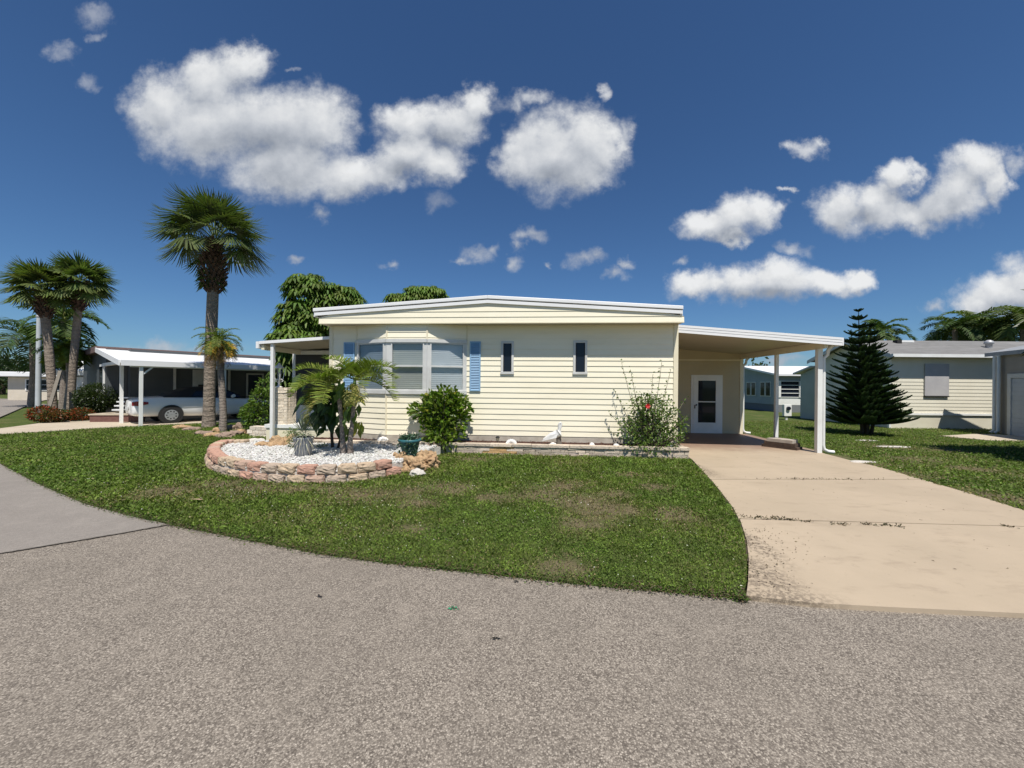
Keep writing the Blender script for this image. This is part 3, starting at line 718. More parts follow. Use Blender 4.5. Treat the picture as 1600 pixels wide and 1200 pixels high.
PTOP = W(900, 696.5, PV)[1]; print('PTOP', PTOP)
UPL = W(455, 676, PV)[0]
def planter_part(ua, ub, name, label):
    t = thing(name, label, 'planter wall', (HF.o.x, HF.o.y, 0), HF.a)
    bx = []; rows = 4; hh = (PTOP - .055) / rows
    for r in range(rows):
        u = ua - rng.uniform(0, .2)
        while u < ub:
            L = rng.uniform(.18, .42); u2 = min(u + L, ub)
            if u2 - max(u, ua) > .03:
                k = rng.uniform(.8, 1.2); c = (k, k * rng.uniform(.94, 1.0), k * rng.uniform(.88, .98))
                uc = HF.at(790, 700, PV)[0]
                if abs((u + u2) / 2 - W(782, 700, PV)[0]) < .3 and r in (1, 2, 3): c = (1.15, .85, .5)
                bx.append((max(u, ua), PV + rng.uniform(0, .012), r * hh + .004, u2 - .008, PV + .14, (r + 1) * hh, c))
            u = u2
    o = soup('stones', [stonerow(bx)], M['planter'], t)
    bx = []; u = ua - .01
    while u < ub:
        u2 = min(u + rng.uniform(.35, .6), ub + .01); k = rng.uniform(.95, 1.2); bx.append((u, PV - .02, PTOP - .053, u2 - .006, PV + .18, PTOP + rng.uniform(-.004, .004), (k, k * .98, k * .95))); u = u2
    soup('coping', [stonerow(bx)], M['planter'], t)
    return t
planter_part(UPL, .06, 'planter_wall', 'low stacked pale stone planter wall running along the foot of the cream home')
end = soup('planter_end', [stonerow([(-.1, PV + .14 + i * .18, r * .065, .06, PV + .14 + i * .18 + .172, (r + 1) * .065 - .004, (1, .95, .9)) for i in range(3) for r in range(4)])], M['planter'], bpy.data.objects['planter_wall'])
mulch = pm('red_brown_mulch', (0.10, 0.045, 0.03), (0.045, 0.025, 0.02), 30, 0.95, 1.0, 50, bdist=.03)
SZ = PTOP - .022
ms = MB(); ms.box(UPL, PV + .10, .0, .04, -.001, SZ - .004); tag(ms.build('planter_soil', mulch, loc=(HF.o.x, HF.o.y, 0), rz=HF.a), kind='structure')
n = 2600
pts = np.stack([rng.uniform(UPL, .03, n), rng.uniform(PV + .15, -.03, n), np.full(n, SZ)], 1)
d = rdir(n); d[:, 2] *= .35
V, C = leafsoup(pts, d, rdir(n, 1.5), rng.uniform(.02, .06, n), rng.uniform(.01, .025, n), vary((.13, .06, .04), n, .1, .5))
chips = soup('mulch_chips', [(V, C)], leafmat('mulch_chip', trans=0.0, rough=.9)); chips.location = (HF.o.x, HF.o.y, 0); chips.rotation_euler = (0, 0, HF.a); tag(chips, kind='stuff')

# ------------------------------------------------------------------ left porch
po = thing('porch', 'small roofed porch with thin white post and dark screen left of the cream home', 'porch', (HF.o.x, HF.o.y, 0), HF.a)
VP = 0.15
pL, pzL = W(404, 533, VP); pR, pzR = W(515, 525, VP); pR = UL - .022
pt = W(404, 533, VP)[1] - W(404, 544, VP)[1]
def pz(u): return pzL + (pzR - pzL) * (u - pL) / (pR - pL)
def pslab(mb, u0, u1, v0, v1, dz0, dz1):
    mb.add([(u0,v0,pz(u0)+dz0),(u1,v0,pz(u1)+dz0),(u1,v1,pz(u1)+dz0),(u0,v1,pz(u0)+dz0),(u0,v0,pz(u0)+dz1),(u1,v0,pz(u1)+dz1),(u1,v1,pz(u1)+dz1),(u0,v1,pz(u0)+dz1)],
      [(0,3,2,1),(4,5,6,7),(0,1,5,4),(1,2,6,5),(2,3,7,6),(3,0,4,7)])
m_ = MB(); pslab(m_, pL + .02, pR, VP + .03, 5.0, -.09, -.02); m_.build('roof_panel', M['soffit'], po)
m_ = MB(); pslab(m_, pL + .02, pR, VP, VP + .03, -.075, 0); pslab(m_, pL - .06, pL + .02, VP - .02, 5.0, -pt, -.01); m_.build('fascia', M['roofwhite'], po)
gx, gy = HF.loc(*G(425, 692, .03))
pu_ = W(425, 600, gy)[0]; print('porch post', gx, gy)
m_ = MB(); m_.box(gx - .04, gy - .04, .0, gx + .04, gy + .04, pz(gx) - .09)
m_.build('post', M['white'], po, bevel=.004)
m_ = MB(); m_.add([(pL + .04, VP + .05, pz(pL) - .22), (pL + .12, VP + .05, pz(pL) - .22), (pL + .12, 5, pz(pL) - .22), (pL + .04, 5, pz(pL) - .22), (pL + .04, VP + .05, pz(pL) - .092), (pL + .12, VP + .05, pz(pL) - .092), (pL + .12, 5, pz(pL) - .092), (pL + .04, 5, pz(pL) - .092)],
   [(0,3,2,1),(4,5,6,7),(0,1,5,4),(1,2,6,5),(2,3,7,6),(3,0,4,7)]); m_.build('beam', M['cream_trim'], po)
# screen room set back
SVV = 1.75
su0, szt = W(462.5, 546, SVV); _, sz1 = W(480, 633, SVV); _, sz2 = W(480, 655, SVV)
m_ = MB(); m_.box(su0, SVV, sz1, UL, SVV + .02, pz(su0) - .10); m_.build('screen_panel', M['screen'], po)
m_ = MB(); m_.box(su0 - .09, SVV - .03, sz2, su0, SVV + .06, pz(su0) - .10); m_.box(su0, SVV - .03, pz(su0) - .22, UL, SVV - .002, pz(su0) - .10); m_.build('screen_frame', M['alu'], po)
m_ = MB(); siding(m_, (su0 - .05, SVV - .01), (UL, SVV - .01), sz2 - .02, sz1, zref=.02); siding(m_, (su0 - .05, 4), (su0 - .05, SVV - .01), sz2 - .02, sz1, zref=.02); m_.build('knee_wall', M['alu'], po)
gg = MB(); gg.box(su0 - .04, SVV + .1, .3, su0 - .02, 4.5, pz(su0) - .1); gg.build('side_screen', M['screen'], po)
# white porch slab edge with a cream base
m_ = MB(); m_.box(su0 + .0, .45, sz2 - .12, UL - .002, SVV - .012, sz2 - .03); m_.build('porch_floor', M['white'], po)
m_ = MB(); m_.box(su0 + .03, .48, .0, UL - .002, 4.4, sz2 - .122); m_.build('porch_base', M['cream_trim'], po)

# brick column with lantern
bu0, bzt = W(431, 605.5, gy + .35); bu1, _ = W(452.5, 605, gy + .35)
bc = thing('brick_column', 'square pale brick column behind the thin porch post', 'column', (*HF.w((bu0 + bu1) / 2, gy + .45), 0), HF.a)
M['paintbrick'] = stonemat('painted_pale_brick', (0.80, 0.70, 0.56), (0.76, 0.66, 0.52), (0.62, 0.53, 0.41))
hw = (bu1 - bu0) / 2; bx = []; nr = 20; hh = bzt / nr
for r in range(nr):
    o = (r % 2) * .1; x = -hw - o
    w_ = hw + (.015 if r >= nr - 2 else 0)
    while x < w_:
        x2 = min(x + .2, w_)
        if x2 - max(x, -w_) > .02:
            for (ya, yb) in ((-w_, -w_ + .1), (w_ - .1, w_)):
                k = rng.uniform(.9, 1.08); bx.append((max(x, -w_), ya, r * hh + .003, x2 - .008, yb, (r + 1) * hh - .003, (k, k, k)))
        x = x2
    for xa, xb in ((-w_, -w_ + .1), (w_ - .1, w_)): bx.append((xa, -w_ + .101, r * hh + .003, xb, w_ - .101, (r + 1) * hh - .003, (1, 1, 1)))
soup('bricks', [stonerow(bx)], M['paintbrick'], bc)
m_ = MB(); m_.box(-hw + .012, -hw + .012, 0, hw - .012, hw - .012, bzt - .01); m_.build('mortar', M['skirt'], bc)
ln = thing('lantern', 'ornate silver lantern standing on top of the pale brick column', 'lantern', (*HF.w(W(436, 600, gy + .4)[0], gy + .4), bzt), HF.a)
m_ = MB(); m_.lathe([(0, 0), (.07, 0), (.07, .02), (.03, .04), (.02, .1), (.035, .13), (.02, .16), (.05, .2), (0, .2)], n=14); m_.build('foot', M['white'], ln)
m_ = MB()
for a in range(4):
    x, y = .055 * (1 if a in (0, 3) else -1), .055 * (1 if a < 2 else -1); m_.bar((x, y, .2), (x * 1.5, y * 1.5, .48), .012, .012)
m_.lathe([(.09, .2), (.09, .215), (0, .22)], n=4); m_.lathe([(.13, .48), (.12, .5), (.05, .56), (.02, .6), (0, .62)], n=4)
for a in range(4):
    t = a * math.pi / 2; m_.tube([(.07 * math.cos(t), .07 * math.sin(t), .14), (.10 * math.cos(t), .10 * math.sin(t), .17), (.07 * math.cos(t), .07 * math.sin(t), .2)], .008, 6)
m_.build('cage', M['white'], ln)
ln.scale = (1.2, 1.2, 1.1)
m_ = MB(); m_.lathe([(.055, .222), (.085, .475)], n=4); m_.build('pane', M['glass'], ln)
# ------------------------------------------------------------------ neighbour home at the left with its carport and car
nb = thing('neighbour_home', 'dark grey sided home with a big white carport roof left of the tall palm', 'house', (NF_O.x, NF_O.y, 0), math.atan2(d1.y, d1.x))
NZ0, NZ1 = 2.28, 2.97; ND = 5.4; NL = 12.0
M['greysiding'] = pm('dark_grey_siding', (0.085, 0.095, 0.10), (0.07, 0.08, 0.085), 2, .6)
M['brownroof'] = pm('brown_shingle', (0.17, 0.11, 0.10), (0.12, 0.08, 0.075), 9, .9, .4, 60)
m_ = MB()          # local axes: x along d1, y along n1
def nslab(mb, x0, x1, y0, y1, dz0, dz1):
    zf = lambda y: NZ0 + (NZ1 - NZ0) * y / ND
    mb.add([(x0,y0,zf(y0)+dz0),(x1,y0,zf(y0)+dz0),(x1,y1,zf(y1)+dz0),(x0,y1,zf(y1)+dz0),(x0,y0,zf(y0)+dz1),(x1,y0,zf(y0)+dz1),(x1,y1,zf(y1)+dz1),(x0,y1,zf(y1)+dz1)],
      [(0,3,2,1),(4,5,6,7),(0,1,5,4),(1,2,6,5),(2,3,7,6),(3,0,4,7)])
nslab(m_, 0.0, NL, 0.0, ND, -.02, .05); m_.build('carport_roof', M['roofwhite'], nb)
m_ = MB(); m_.box(.02, -.06, NZ0 - .12, NL, -.002, NZ0 + .07); m_.build('gutter', M['roofwhite'], nb)
m_ = MB(); nslab(m_, -.04, -.002, 0.0, ND, -.12, .07); m_.build('rake_fascia', M['roofwhite'], nb)
m_ = MB(); nslab(m_, -.03, NL, ND, ND + .25, -.02, .12); m_.box(0, ND + .25, NZ1 - .1, NL, ND + 7, NZ1 + .16); m_.build('roof', M['brownroof'], nb)
m_ = MB(); siding(m_, (NL, 4.4), (.9, 4.4), 0.1, NZ0 + .5, .15, .012, .1)
m_.add([(.9, 4.38, .05), (NL, 4.38, .05), (NL, 4.38, 2.85), (.9, 4.38, 2.85)], [(0,1,2,3)])
m_.box(.9, 4.42, .05, NL, ND + 7, 3.0)
m_.box(.25, 5.0, .05, .89, ND + 7, 3.0); m_.build('wall', M['greysiding'], nb)
m_ = MB(); m_.box(.14, .30, 2.25, .26, 5.0, 2.37); m_.build('side_beam', M['white'], nb)
for (x, y, w) in ((.54, .06, .10), (.30, 1.9, .10), (3.0, .06, .09), (6.4, .06, .09)):
    m_ = MB(); zt = NZ0 + (NZ1 - NZ0) * y / ND - .03; m_.box(x - w/2, y - w/2, .02, x + w/2, y + w/2, zt); m_.build('post', M['white'], nb, bevel=.005)
    if x < 3 and y < 1: 
        m_ = MB(); m_.bar((x + .04, y, zt - .38), (x + .40, y, zt - .03), .05, .05); m_.build('brace', M['white'], nb)
m_ = MB(); m_.box(.26, .03, NZ0 - .16, NL, .13, NZ0 - .03); m_.build('front_beam', M['white'], nb)
def nwin(x0, x1, z0, z1, y=4.38):
    m_ = MB(); e = .07; m_.box(x0, y - .05, z0, x0 + e, y - .003, z1); m_.box(x1 - e, y - .05, z0, x1, y - .003, z1); m_.box(x0 + e, y - .05, z0, x1 - e, y - .003, z0 + e); m_.box(x0 + e, y - .05, z1 - e, x1 - e, y - .003, z1)
    f = m_.build('window', M['alu'], nb); m_ = MB(); m_.box(x0 + e, y - .03, z0 + e, x1 - e, y - .02, z1 - e); m_.build('pane', M['glassdark'], f)
nwin(5.2, 6.0, .9, 2.1); nwin(8.0, 9.6, 1.0, 2.2)
m_ = MB(); m_.box(3.0, 4.30, .1, 3.9, 4.36, 2.2); m_.build('door', M['alu'], nb)
m_ = MB(); m_.box(3.2, 4.27, .4, 3.4, 4.298, 1.5); m_.box(3.5, 4.27, .4, 3.7, 4.298, 1.5); m_.build('door_panel', M['screen'], nb)
for x in (2.3, 4.4): m_ = MB(); m_.box(x, 4.3, .1, x + .09, 4.36, 2.5); m_.build('trim_board', M['alu'], nb)
# window on the wall end that faces the street
m_ = MB(); m_.box(.18, 5.2, .95, .24, 6.2, 2.35); f = m_.build('window', M['white'], nb)
m_ = MB(); m_.box(.165, 5.3, 1.2, .178, 6.1, 2.25); m_.build('pane', M['glassdark'], f)
m_ = MB(); m_.box(.02, 5.35, 1.0, .16, 6.05, 1.25); m_.build('air_conditioner', M['alu'], nb)
# white steps, and a handrail further left
st = thing('entrance_steps', 'stacked white open steps just right of the round clipped bush', 'steps', (*P(188, 600, 15.6).xy, 0), 0)
for i in range(6): m_ = MB(); m_.box(-.22 + i * -.03, -.3 + i * .12, .16 * (i + 1) - .05, .18 - i * .03, .0 + i * .12, .16 * (i + 1)); m_.build('tread', M['white'], st)
hr = thing('handrail', 'slanted grey handrail with balusters left of the round clipped bush', 'handrail', (*P(132, 600, 17.5).xy, 0), R(10))
m_ = MB(); m_.bar((-.55, 0, .72), (.55, 0, 1.5), .05, .06); m_.build('rail', M['alu'], hr)
for i in range(8):
    x = -.5 + i * .14; m_ = MB(); m_.bar((x, 0, 0.0), (x, 0, .74 + (x + .55) * .7), .02, .02); m_.build('baluster', M['alu'], hr)

brickm = pm('dark_red_brick', (0.17, 0.085, 0.07), (0.13, 0.06, 0.05), 8, .9, .4, 60)
bp = thing('brick_planter', 'low dark red brick planter with a pale cap behind the neighbour carport posts', 'planter', (*G(140, 661), 0), R(6))
m_ = MB(); m_.box(0, 0, 0, 1.75, .25, .30); m_.box(0, .25, 0, .2, 1.4, .30); m_.build('bricks', brickm, bp)
m_ = MB(); m_.box(-.03, -.03, .302, 1.78, .28, .35); m_.box(-.03, .282, .302, .23, 1.4, .35); m_.build('cap', M['conc'], bp)

# ---- convertible car, built nose towards +x
def carmesh():
    car = thing('parked_car', 'white convertible with a black soft top parked under the neighbour carport', 'car')
    paint, t, b = newmat('white_car_paint'); b.inputs['Base Color'].default_value = (.85, .85, .84, 1); b.inputs['Roughness'].default_value = .25; b.inputs['Coat Weight'].default_value = .5
    # stations: x, half width, sill z, waist z, deck z
    st_ = [(-2.42, .60, .38, .60, .78), (-2.36, .76, .30, .66, .90), (-2.1, .85, .26, .70, .98), (-1.6, .885, .26, .72, 1.00), (-1.0, .89, .22, .72, 1.0), (0, .90, .20, .72, .97), (.8, .90, .20, .70, .93),
           (1.3, .885, .24, .68, .90), (1.8, .86, .26, .64, .83), (2.2, .78, .26, .58, .74), (2.40, .62, .32, .52, .64), (2.45, .45, .38, .50, .58)]
    mb = MB(); vs_ = []; fs = []; K = 11
    for x, w, zs_, zw, zd in st_:
        half = [(0, zs_), (w * .7, zs_), (w * .94, zs_ + .05), (w, zw * .75 + zs_ * .25), (w * .985, zw + .04), (w * .93, zd - .06), (w * .86, zd), (w * .5, zd + .02), (0, zd + .03)]
        ring = [(x, -a, z) for a, z in half] + [(x, a, z) for a, z in half[-2:0:-1]]
        vs_ += ring; K = len(ring)
    for i in range(len(st_) - 1):
        for j in range(K): fs.append((i*K+j, (i+1)*K+j, (i+1)*K+(j+1)%K, i*K+(j+1)%K))
    fs.append(tuple(range(K))); fs.append(tuple(((len(st_)-1)*K + j) for j in range(K))[::-1])
    mb.add(vs_, fs, True); mb.build('body', paint, car, subsurf=2)
    # soft top with glass
    def loft(name, stx, mat):
        mb = MB(); vs_ = []; fs = []
        for x, w0, z0, w1, z1 in stx:
            half = [(w0, z0), (w0 * .5 + w1 * .5, (z0 + z1) / 2), (w1, z1), (w1 * .6, z1 + .035), (0, z1 + .05)]
            ring = [(x, -a, z) for a, z in half] + [(x, a, z) for a, z in half[-2::-1]]; vs_ += ring
        K = 9
        for i in range(len(stx) - 1):
            for j in range(K - 1): fs.append((i*K+j, (i+1)*K+j, (i+1)*K+j+1, i*K+j+1))
        fs.append(tuple(range(K))); fs.append(tuple(((len(stx)-1)*K + j) for j in range(K))[::-1])
        mb.add(vs_, fs, True); return mb.build(name, mat, car)
    topm = pm('black_canvas', (.018, .018, .02), (.025, .025, .027), 8, .85)
    loft('soft_top', [(-1.55, .74, .98, .70, 1.0), (-1.2, .78, .98, .60, 1.17), (-.7, .80, .98, .58, 1.33), (-.1, .80, .97, .57, 1.37), (.35, .80, .96, .56, 1.34), (.42, .80, .95, .56, 1.31)], topm)
    loft('windscreen', [(.425, .80, .93, .56, 1.31), (1.15, .80, .90, .76, .94)], M['glassdark'])
    for s_ in (-1, 1):
        m_ = MB(); y = s_ * .735
        m_.add([(-.75, s_*.81, 1.0), (.5, s_*.81, .97), (.30, s_*.665, 1.27), (-.55, s_*.69, 1.25)], [(0,1,2,3)]); m_.add([(.5, s_*.81, .97), (.95, s_*.81, .96), (.45, s_*.665, 1.28), (.30, s_*.665, 1.27)], [(0,1,2,3)]); m_.build('side_window', M['glassdark'], car)
        m_ = MB(); m_.tube([(.62, s_ * .88, 1.0), (.62, s_ * 1.0, 1.02)], .07, 10); m_.build('mirror', paint, car)
        red, t, b = newmat('red_tail_light') if 'red_tail_light' not in MATS else (MATS['red_tail_light'], None, None)
        if b: b.inputs['Base Color'].default_value = (.20, .01, .015, 1); b.inputs['Roughness'].default_value = .15
        m_ = MB(); pts = [(-2.405, .62), (-2.30, .80), (-2.0, .871)]
        for a in range(2):
            (xa, ya), (xb, yb) = pts[a], pts[a + 1]; zt = (.82, .86, .83)[a]; zt2 = (.82, .86, .83)[a + 1]; zb = (.70, .69, .75)[a]; zb2 = (.70, .69, .75)[a + 1]
            m_.add([(xa, s_*(ya+.02), zb), (xb, s_*(yb+.02), zb2), (xb, s_*(yb+.012), zt2), (xa, s_*(ya+.02), zt)], [(0,1,2,3)])
        m_.build('tail_light', red, car)
    tyre = pm('tyre_rubber', (.02, .02, .02), rough=.85); rim = pm('alloy_rim', (.55, .56, .57), rough=.35, metal=.6); arch = M['darkgap']
    for x in (-1.35, 1.35):
        for s_ in (-1, 1):
            m_ = MB(); m_.tube([(x, s_ * .60, .34), (x, s_ * .897, .34)], .365, 24); m_.build('wheel_arch', arch, car)
            w = MB(); w.tube([(x, s_ * .66, .315), (x, s_ * .70, .315), (x, s_ * .88, .315), (x, s_ * .905, .315)], [.29, .315, .315, .28], 28); wo_ = w.build('wheel', tyre, car)
            r2 = MB(); r2.tube([(x, s_ * .89, .315), (x, s_ * .912, .315)], .20, 24)
            for k in range(9):
                a = 2 * math.pi * k / 9; r2.bar((x + .04 * math.cos(a), s_ * .917, .315 + .04 * math.sin(a)), (x + .185 * math.cos(a), s_ * .915, .315 + .185 * math.sin(a)), .045, .012, (0, 1, 0))
            r2.build('rim', rim, wo_)
            for k in range(9):
                h3 = MB(); a = 2 * math.pi * (k + .5) / 9; h3.tube([(x + .14 * math.cos(a), s_ * .910, .315 + .14 * math.sin(a)), (x + .14 * math.cos(a), s_ * .9145, .315 + .14 * math.sin(a))], .026, 8)
                h3.build('rim_hole', arch, wo_)
    for z, x0, x1, y in ((.60, -1.0, 1.0, .897),):
        for s_ in (-1, 1): m_ = MB(); m_.box(x0, min(s_*.90, s_*y), z, x1, max(s_*.90, s_*y) + .004, z + .03); m_.build('side_moulding', paint, car)
    m_ = MB(); m_.box(-2.46, -.18, .50, -2.435, .18, .64); m_.build('licence_plate', M['alu'], car)
    return car
car = carmesh()
cpos = Vector((-12.95, 14.62)) + d1 * 1.35 + n1 * .9
car.location = (cpos.x, cpos.y, .035); car.rotation_euler = (0, 0, math.atan2(d1.y, d1.x))

# ------------------------------------------------------------------ neighbour home at the right
rn = thing('neighbour_home', 'cream sided home with a grey shingle roof and one boarded window right of the pine', 'house', (15.0, 15.3, 0), -R(0.5))
RF = Frame(15.0, 15.3, -R(0.5))
def Q(px, py, v): return RF.at(px, py, v)
RU1 = Q(1562, 600, 0)[0]; re_z = Q(1460, 553, -.35)[1]; rb = .62
shg = pm('grey_shingle', (0.20, 0.195, 0.19), (0.15, 0.147, 0.14), 5, .95, .5, 40, dirt=(.27, .26, .25), dscale=1.2, damt=.5, stretch=(.5, 2, 2))
u0 = Q(1391, 600, 0)[0]
m_ = MB(); siding(m_, (u0, 0), (RU1, 0), rb, re_z - .03, .14, .013, rb); siding(m_, (u0, 3.6), (u0, 0), rb, re_z - .03, .14, .013, rb)
m_.add([(u0, 0, re_z - .03), (u0, 3.6, re_z - .03), (u0, 1.75, 3.68)], [(0,2,1)]); m_.box(u0 + .02, 3.62, 0, RU1 + 6, 3.7, re_z)
m_.build('wall', pm('pale_cream_siding', (0.74, 0.70, 0.58), (0.70, 0.66, 0.54), 1.5, .5, dirt=(.5, .47, .38), damt=.2), rn)
m_ = MB(); m_.box(u0 + .02, .01, 0, RU1, 3.6, rb - .001); m_.build('skirting', pm('cream_skirting', (0.70, 0.66, 0.54), (0.64, 0.60, 0.48), .9, .7, .2, 25, dirt=(.45, .4, .3), damt=.3), rn)
m_ = MB(); m_.box(u0 - .02, -.045, rb - .06, RU1, 0, rb + .02); m_.box(u0 - .05, -.02, 0, u0 + .03, .06, re_z - .04); m_.build('trim', M['white'], rn)
m_ = MB(); oh = .35; zr = 3.74
for (ya, yb, za, zb_) in ((-oh, 1.75, re_z, zr), (1.75, 3.95, zr, re_z)):
    m_.add([(u0-.3,ya,za-.08),(RU1+8,ya,za-.08),(RU1+8,yb,zb_-.08),(u0-.3,yb,zb_-.08),(u0-.3,ya,za),(RU1+8,ya,za),(RU1+8,yb,zb_),(u0-.3,yb,zb_)],
      [(0,3,2,1),(4,5,6,7),(0,1,5,4),(1,2,6,5),(2,3,7,6),(3,0,4,7)])
m_.build('roof', shg, rn)
m_ = MB(); m_.box(u0 - .32, -oh - .09, re_z - .13, RU1 - .1, -oh - .004, re_z - .01); m_.build('gutter', M['white'], rn)
m_ = MB()
for (ya, yb, za, zb_) in ((-oh, 1.75, re_z, zr), (1.75, 3.95, zr, re_z)):
    m_.add([(u0-.33,ya,za-.16),(u0-.303,ya,za-.16),(u0-.303,yb,zb_-.16),(u0-.33,yb,zb_-.16),(u0-.33,ya,za),(u0-.303,ya,za),(u0-.303,yb,zb_),(u0-.33,yb,zb_)],
      [(0,3,2,1),(4,5,6,7),(0,1,5,4),(1,2,6,5),(2,3,7,6),(3,0,4,7)])
m_.build('rake', M['alu'], rn)
m_ = MB(); m_.box(u0 - .30, -oh, re_z - .12, RU1, -.005, re_z - .085); m_.build('soffit', M['alu'], rn)
wu0, wz1 = Q(1444.5, 568.5, -.03); wu1, wz0 = Q(1481.5, 618.5, -.03)
m_ = MB(); m_.box(wu0, -.06, wz0, wu1, -.005, wz1); m_.build('window_panel', pm('grey_board', (0.47, 0.46, 0.46), (0.40, 0.39, 0.40), 1.5, .55, dirt=(.6, .6, .6), damt=.4), rn)
m_ = MB(); m_.box(wu0 - .01, -.07, wz0 - .05, wu1 + .01, -.004, wz0 - .002); m_.build('window_sill', M['darkgap'], rn)
def on_roof(name, px, Y, fn, mat):
    p = P(px, 545, Y); u, v = RF.loc(p.x, p.y); zz = re_z + (zr - re_z) * (v + oh) / (1.75 + oh); m_ = MB(); fn(m_, u, v, zz); m_.build(name, mat, rn)
on_roof('roof_vent', 1545, 15.9, lambda m, u, v, z: m.lathe([(.10, z - .05), (.10, z + .14), (.15, z + .16), (.13, z + .26), (.05, z + .32), (0, z + .32)], u, v, 14), M['steel'])
on_roof('roof_pipe', 1402, 16.6, lambda m, u, v, z: m.box(u - .1, v - .1, z - .1, u + .1, v + .1, z + .12), M['darkgap'])
on_roof('ridge_cap', 1412, 16.75, lambda m, u, v, z: m.box(u - .2, v - .1, z - .02, u + .35, v + .1, z + .07), M['white'])
# lower rear wing
wg = thing('rear_wing', 'low grey green wing with a sloping roof behind the gabled neighbour home', 'outbuilding', (15.0, 15.3, 0), -R(0.5))
m_ = MB(); siding(m_, (u0 - .15, 4.6), (u0 - .15, 3.65), .05, 2.3, .14, .012, .05); m_.box(u0 - .13, 3.65, 0, u0 + 3, 4.6, 2.3)
m_.add([(u0 - .15, 3.65, 2.3), (u0 - .15, 4.6, 2.3), (u0 - .15, 3.65, 2.6)], [(0,2,1)]); m_.build('wall', pm('grey_green_siding', (0.42, 0.45, 0.40), (0.38, 0.41, 0.36), 2, .6), wg)
m_ = MB(); m_.add([(u0-.35,3.71,2.62),(u0+3,3.71,2.62),(u0+3,4.9,2.30),(u0-.35,4.9,2.30),(u0-.35,3.71,2.70),(u0+3,3.71,2.70),(u0+3,4.9,2.38),(u0-.35,4.9,2.38)], [(0,3,2,1),(4,5,6,7),(0,1,5,4),(1,2,6,5),(2,3,7,6),(3,0,4,7)]); m_.build('roof', M['alu'], wg)
# garage
gA = Vector((17.4, 13.7)); gang = math.atan2(-.94, -.35)
ga = thing('garage', 'taupe garage wall with a grey overhead door at the right edge of the street view', 'garage', (gA.x, gA.y, 0), gang)
taupe = pm('taupe_siding', (0.34, 0.30, 0.25), (0.30, 0.265, 0.22), 2, .6)
m_ = MB(); siding(m_, (0, 0), (6, 0), .05, 2.85, .15, .012, .05); m_.box(0, .02, 0, 6, 6, 2.9); m_.build('wall', taupe, ga)
m_ = MB(); m_.add([(-.45,-.14,2.80),(6.4,-.14,2.80),(6.4,3,3.6),(-.45,3,3.6),(-.45,-.14,2.94),(6.4,-.14,2.94),(6.4,3,3.74),(-.45,3,3.74)], [(0,3,2,1),(4,5,6,7),(0,1,5,4),(1,2,6,5),(2,3,7,6),(3,0,4,7)])
m_.build('roof', pm('grey_roof_edge', (.33, .34, .35), (.28, .29, .3), 4, .6), ga)
m_ = MB(); m_.box(.42, -.07, .02, .56, -.002, 2.15); m_.box(3.2, -.07, .02, 3.34, -.002, 2.15); m_.box(.56, -.07, 2.0, 3.2, -.002, 2.15); m_.build('door_frame', M['alu'], ga)
m_ = MB()
for i in range(13): m_.box(.561, -.05 if i % 2 else -.044, .04 + i * .15, 3.199, -.003, .04 + i * .15 + .146)
m_.build('garage_door', pm('grey_door', (.45, .48, .52), (.4, .43, .47), 2, .5), ga)
for x in (-.06, .12):
    m_ = MB(); m_.tube([(x, -.10, 2.80), (x, -.10, .15), (x - .02, -.18, .06)], .05, 8); m_.build('downspout', M['white'], ga)

# far home seen through the carport
fh = thing('far_home', 'blue grey home with white roof and white framed louvred porch seen through the carport', 'house', (17.05, 24.6, 0), -R(3))
blg = pm('blue_grey_siding', (0.30, 0.34, 0.36), (0.26, 0.30, 0.32), 2, .6); FF = Frame(17.05, 24.6, -R(3))
fe = 2.45
m_ = MB(); siding(m_, (0, 8), (0, 0), .5, fe, .16, .012, .5); m_.box(.02, 0, .5, 8, 8, fe - .4); m_.box(.02, 0.0, 2.05, 8, .1, fe)
m_.add([(0, 0, fe), (0, 8, fe), (0, 4, 3.15)], [(0,2,1)]); m_.build('wall', blg, fh)
m_ = MB(); m_.box(.03, -.01, 0, 8, 8, .497); m_.build('foundation', pm('grey_base', (.17, .18, .19), rough=.9), fh)
m_ = MB()
for (ya, yb, za, zb_) in ((-.4, 4, fe + .02, 3.2), (4, 8.4, 3.2, fe + .02)):
    m_.add([(-.35,ya,za-.12),(8,ya,za-.12),(8,yb,zb_-.12),(-.35,yb,zb_-.12),(-.35,ya,za),(8,ya,za),(8,yb,zb_),(-.35,yb,zb_)], [(0,3,2,1),(4,5,6,7),(0,1,5,4),(1,2,6,5),(2,3,7,6),(3,0,4,7)])
m_.build('roof', M['roofwhite'], fh)
m_ = MB(); m_.box(0, -.02, .5, 6, -.003, .98); m_.build('lower_panel', M['white'], fh)
for i in range(3):
    x0 = i * 1.25; m_ = MB(); m_.box(x0, -.07, .98, x0 + .14, -.022, 2.05); m_.box(x0 + 1.25, -.07, .98, x0 + 1.30, -.022, 2.05)
    for k in range(5): m_.box(x0 + .14, -.06, .98 + k * .255, x0 + 1.25, -.022, 1.02 + k * .255)
    f = m_.build('window', M['white'], fh); m_ = MB(); m_.box(x0 + .14, -.018, 1.0, x0 + 1.25, -.004, 2.04); m_.build('pane', M['glassdark'], f)
for i, y in enumerate((.7, 2.4, 4.2)):
    for k in range(2):
        m_ = MB(); m_.box(-.05, y + k * .62, 1.0, -.003, y + .55 + k * .62, 2.0); f = m_.build('window', M['alu'], fh); m_ = MB(); m_.box(-.06, y + .06 + k * .62, 1.06, -.051, y + .49 + k * .62, 1.94); m_.build('pane', M['glassdark'], f)
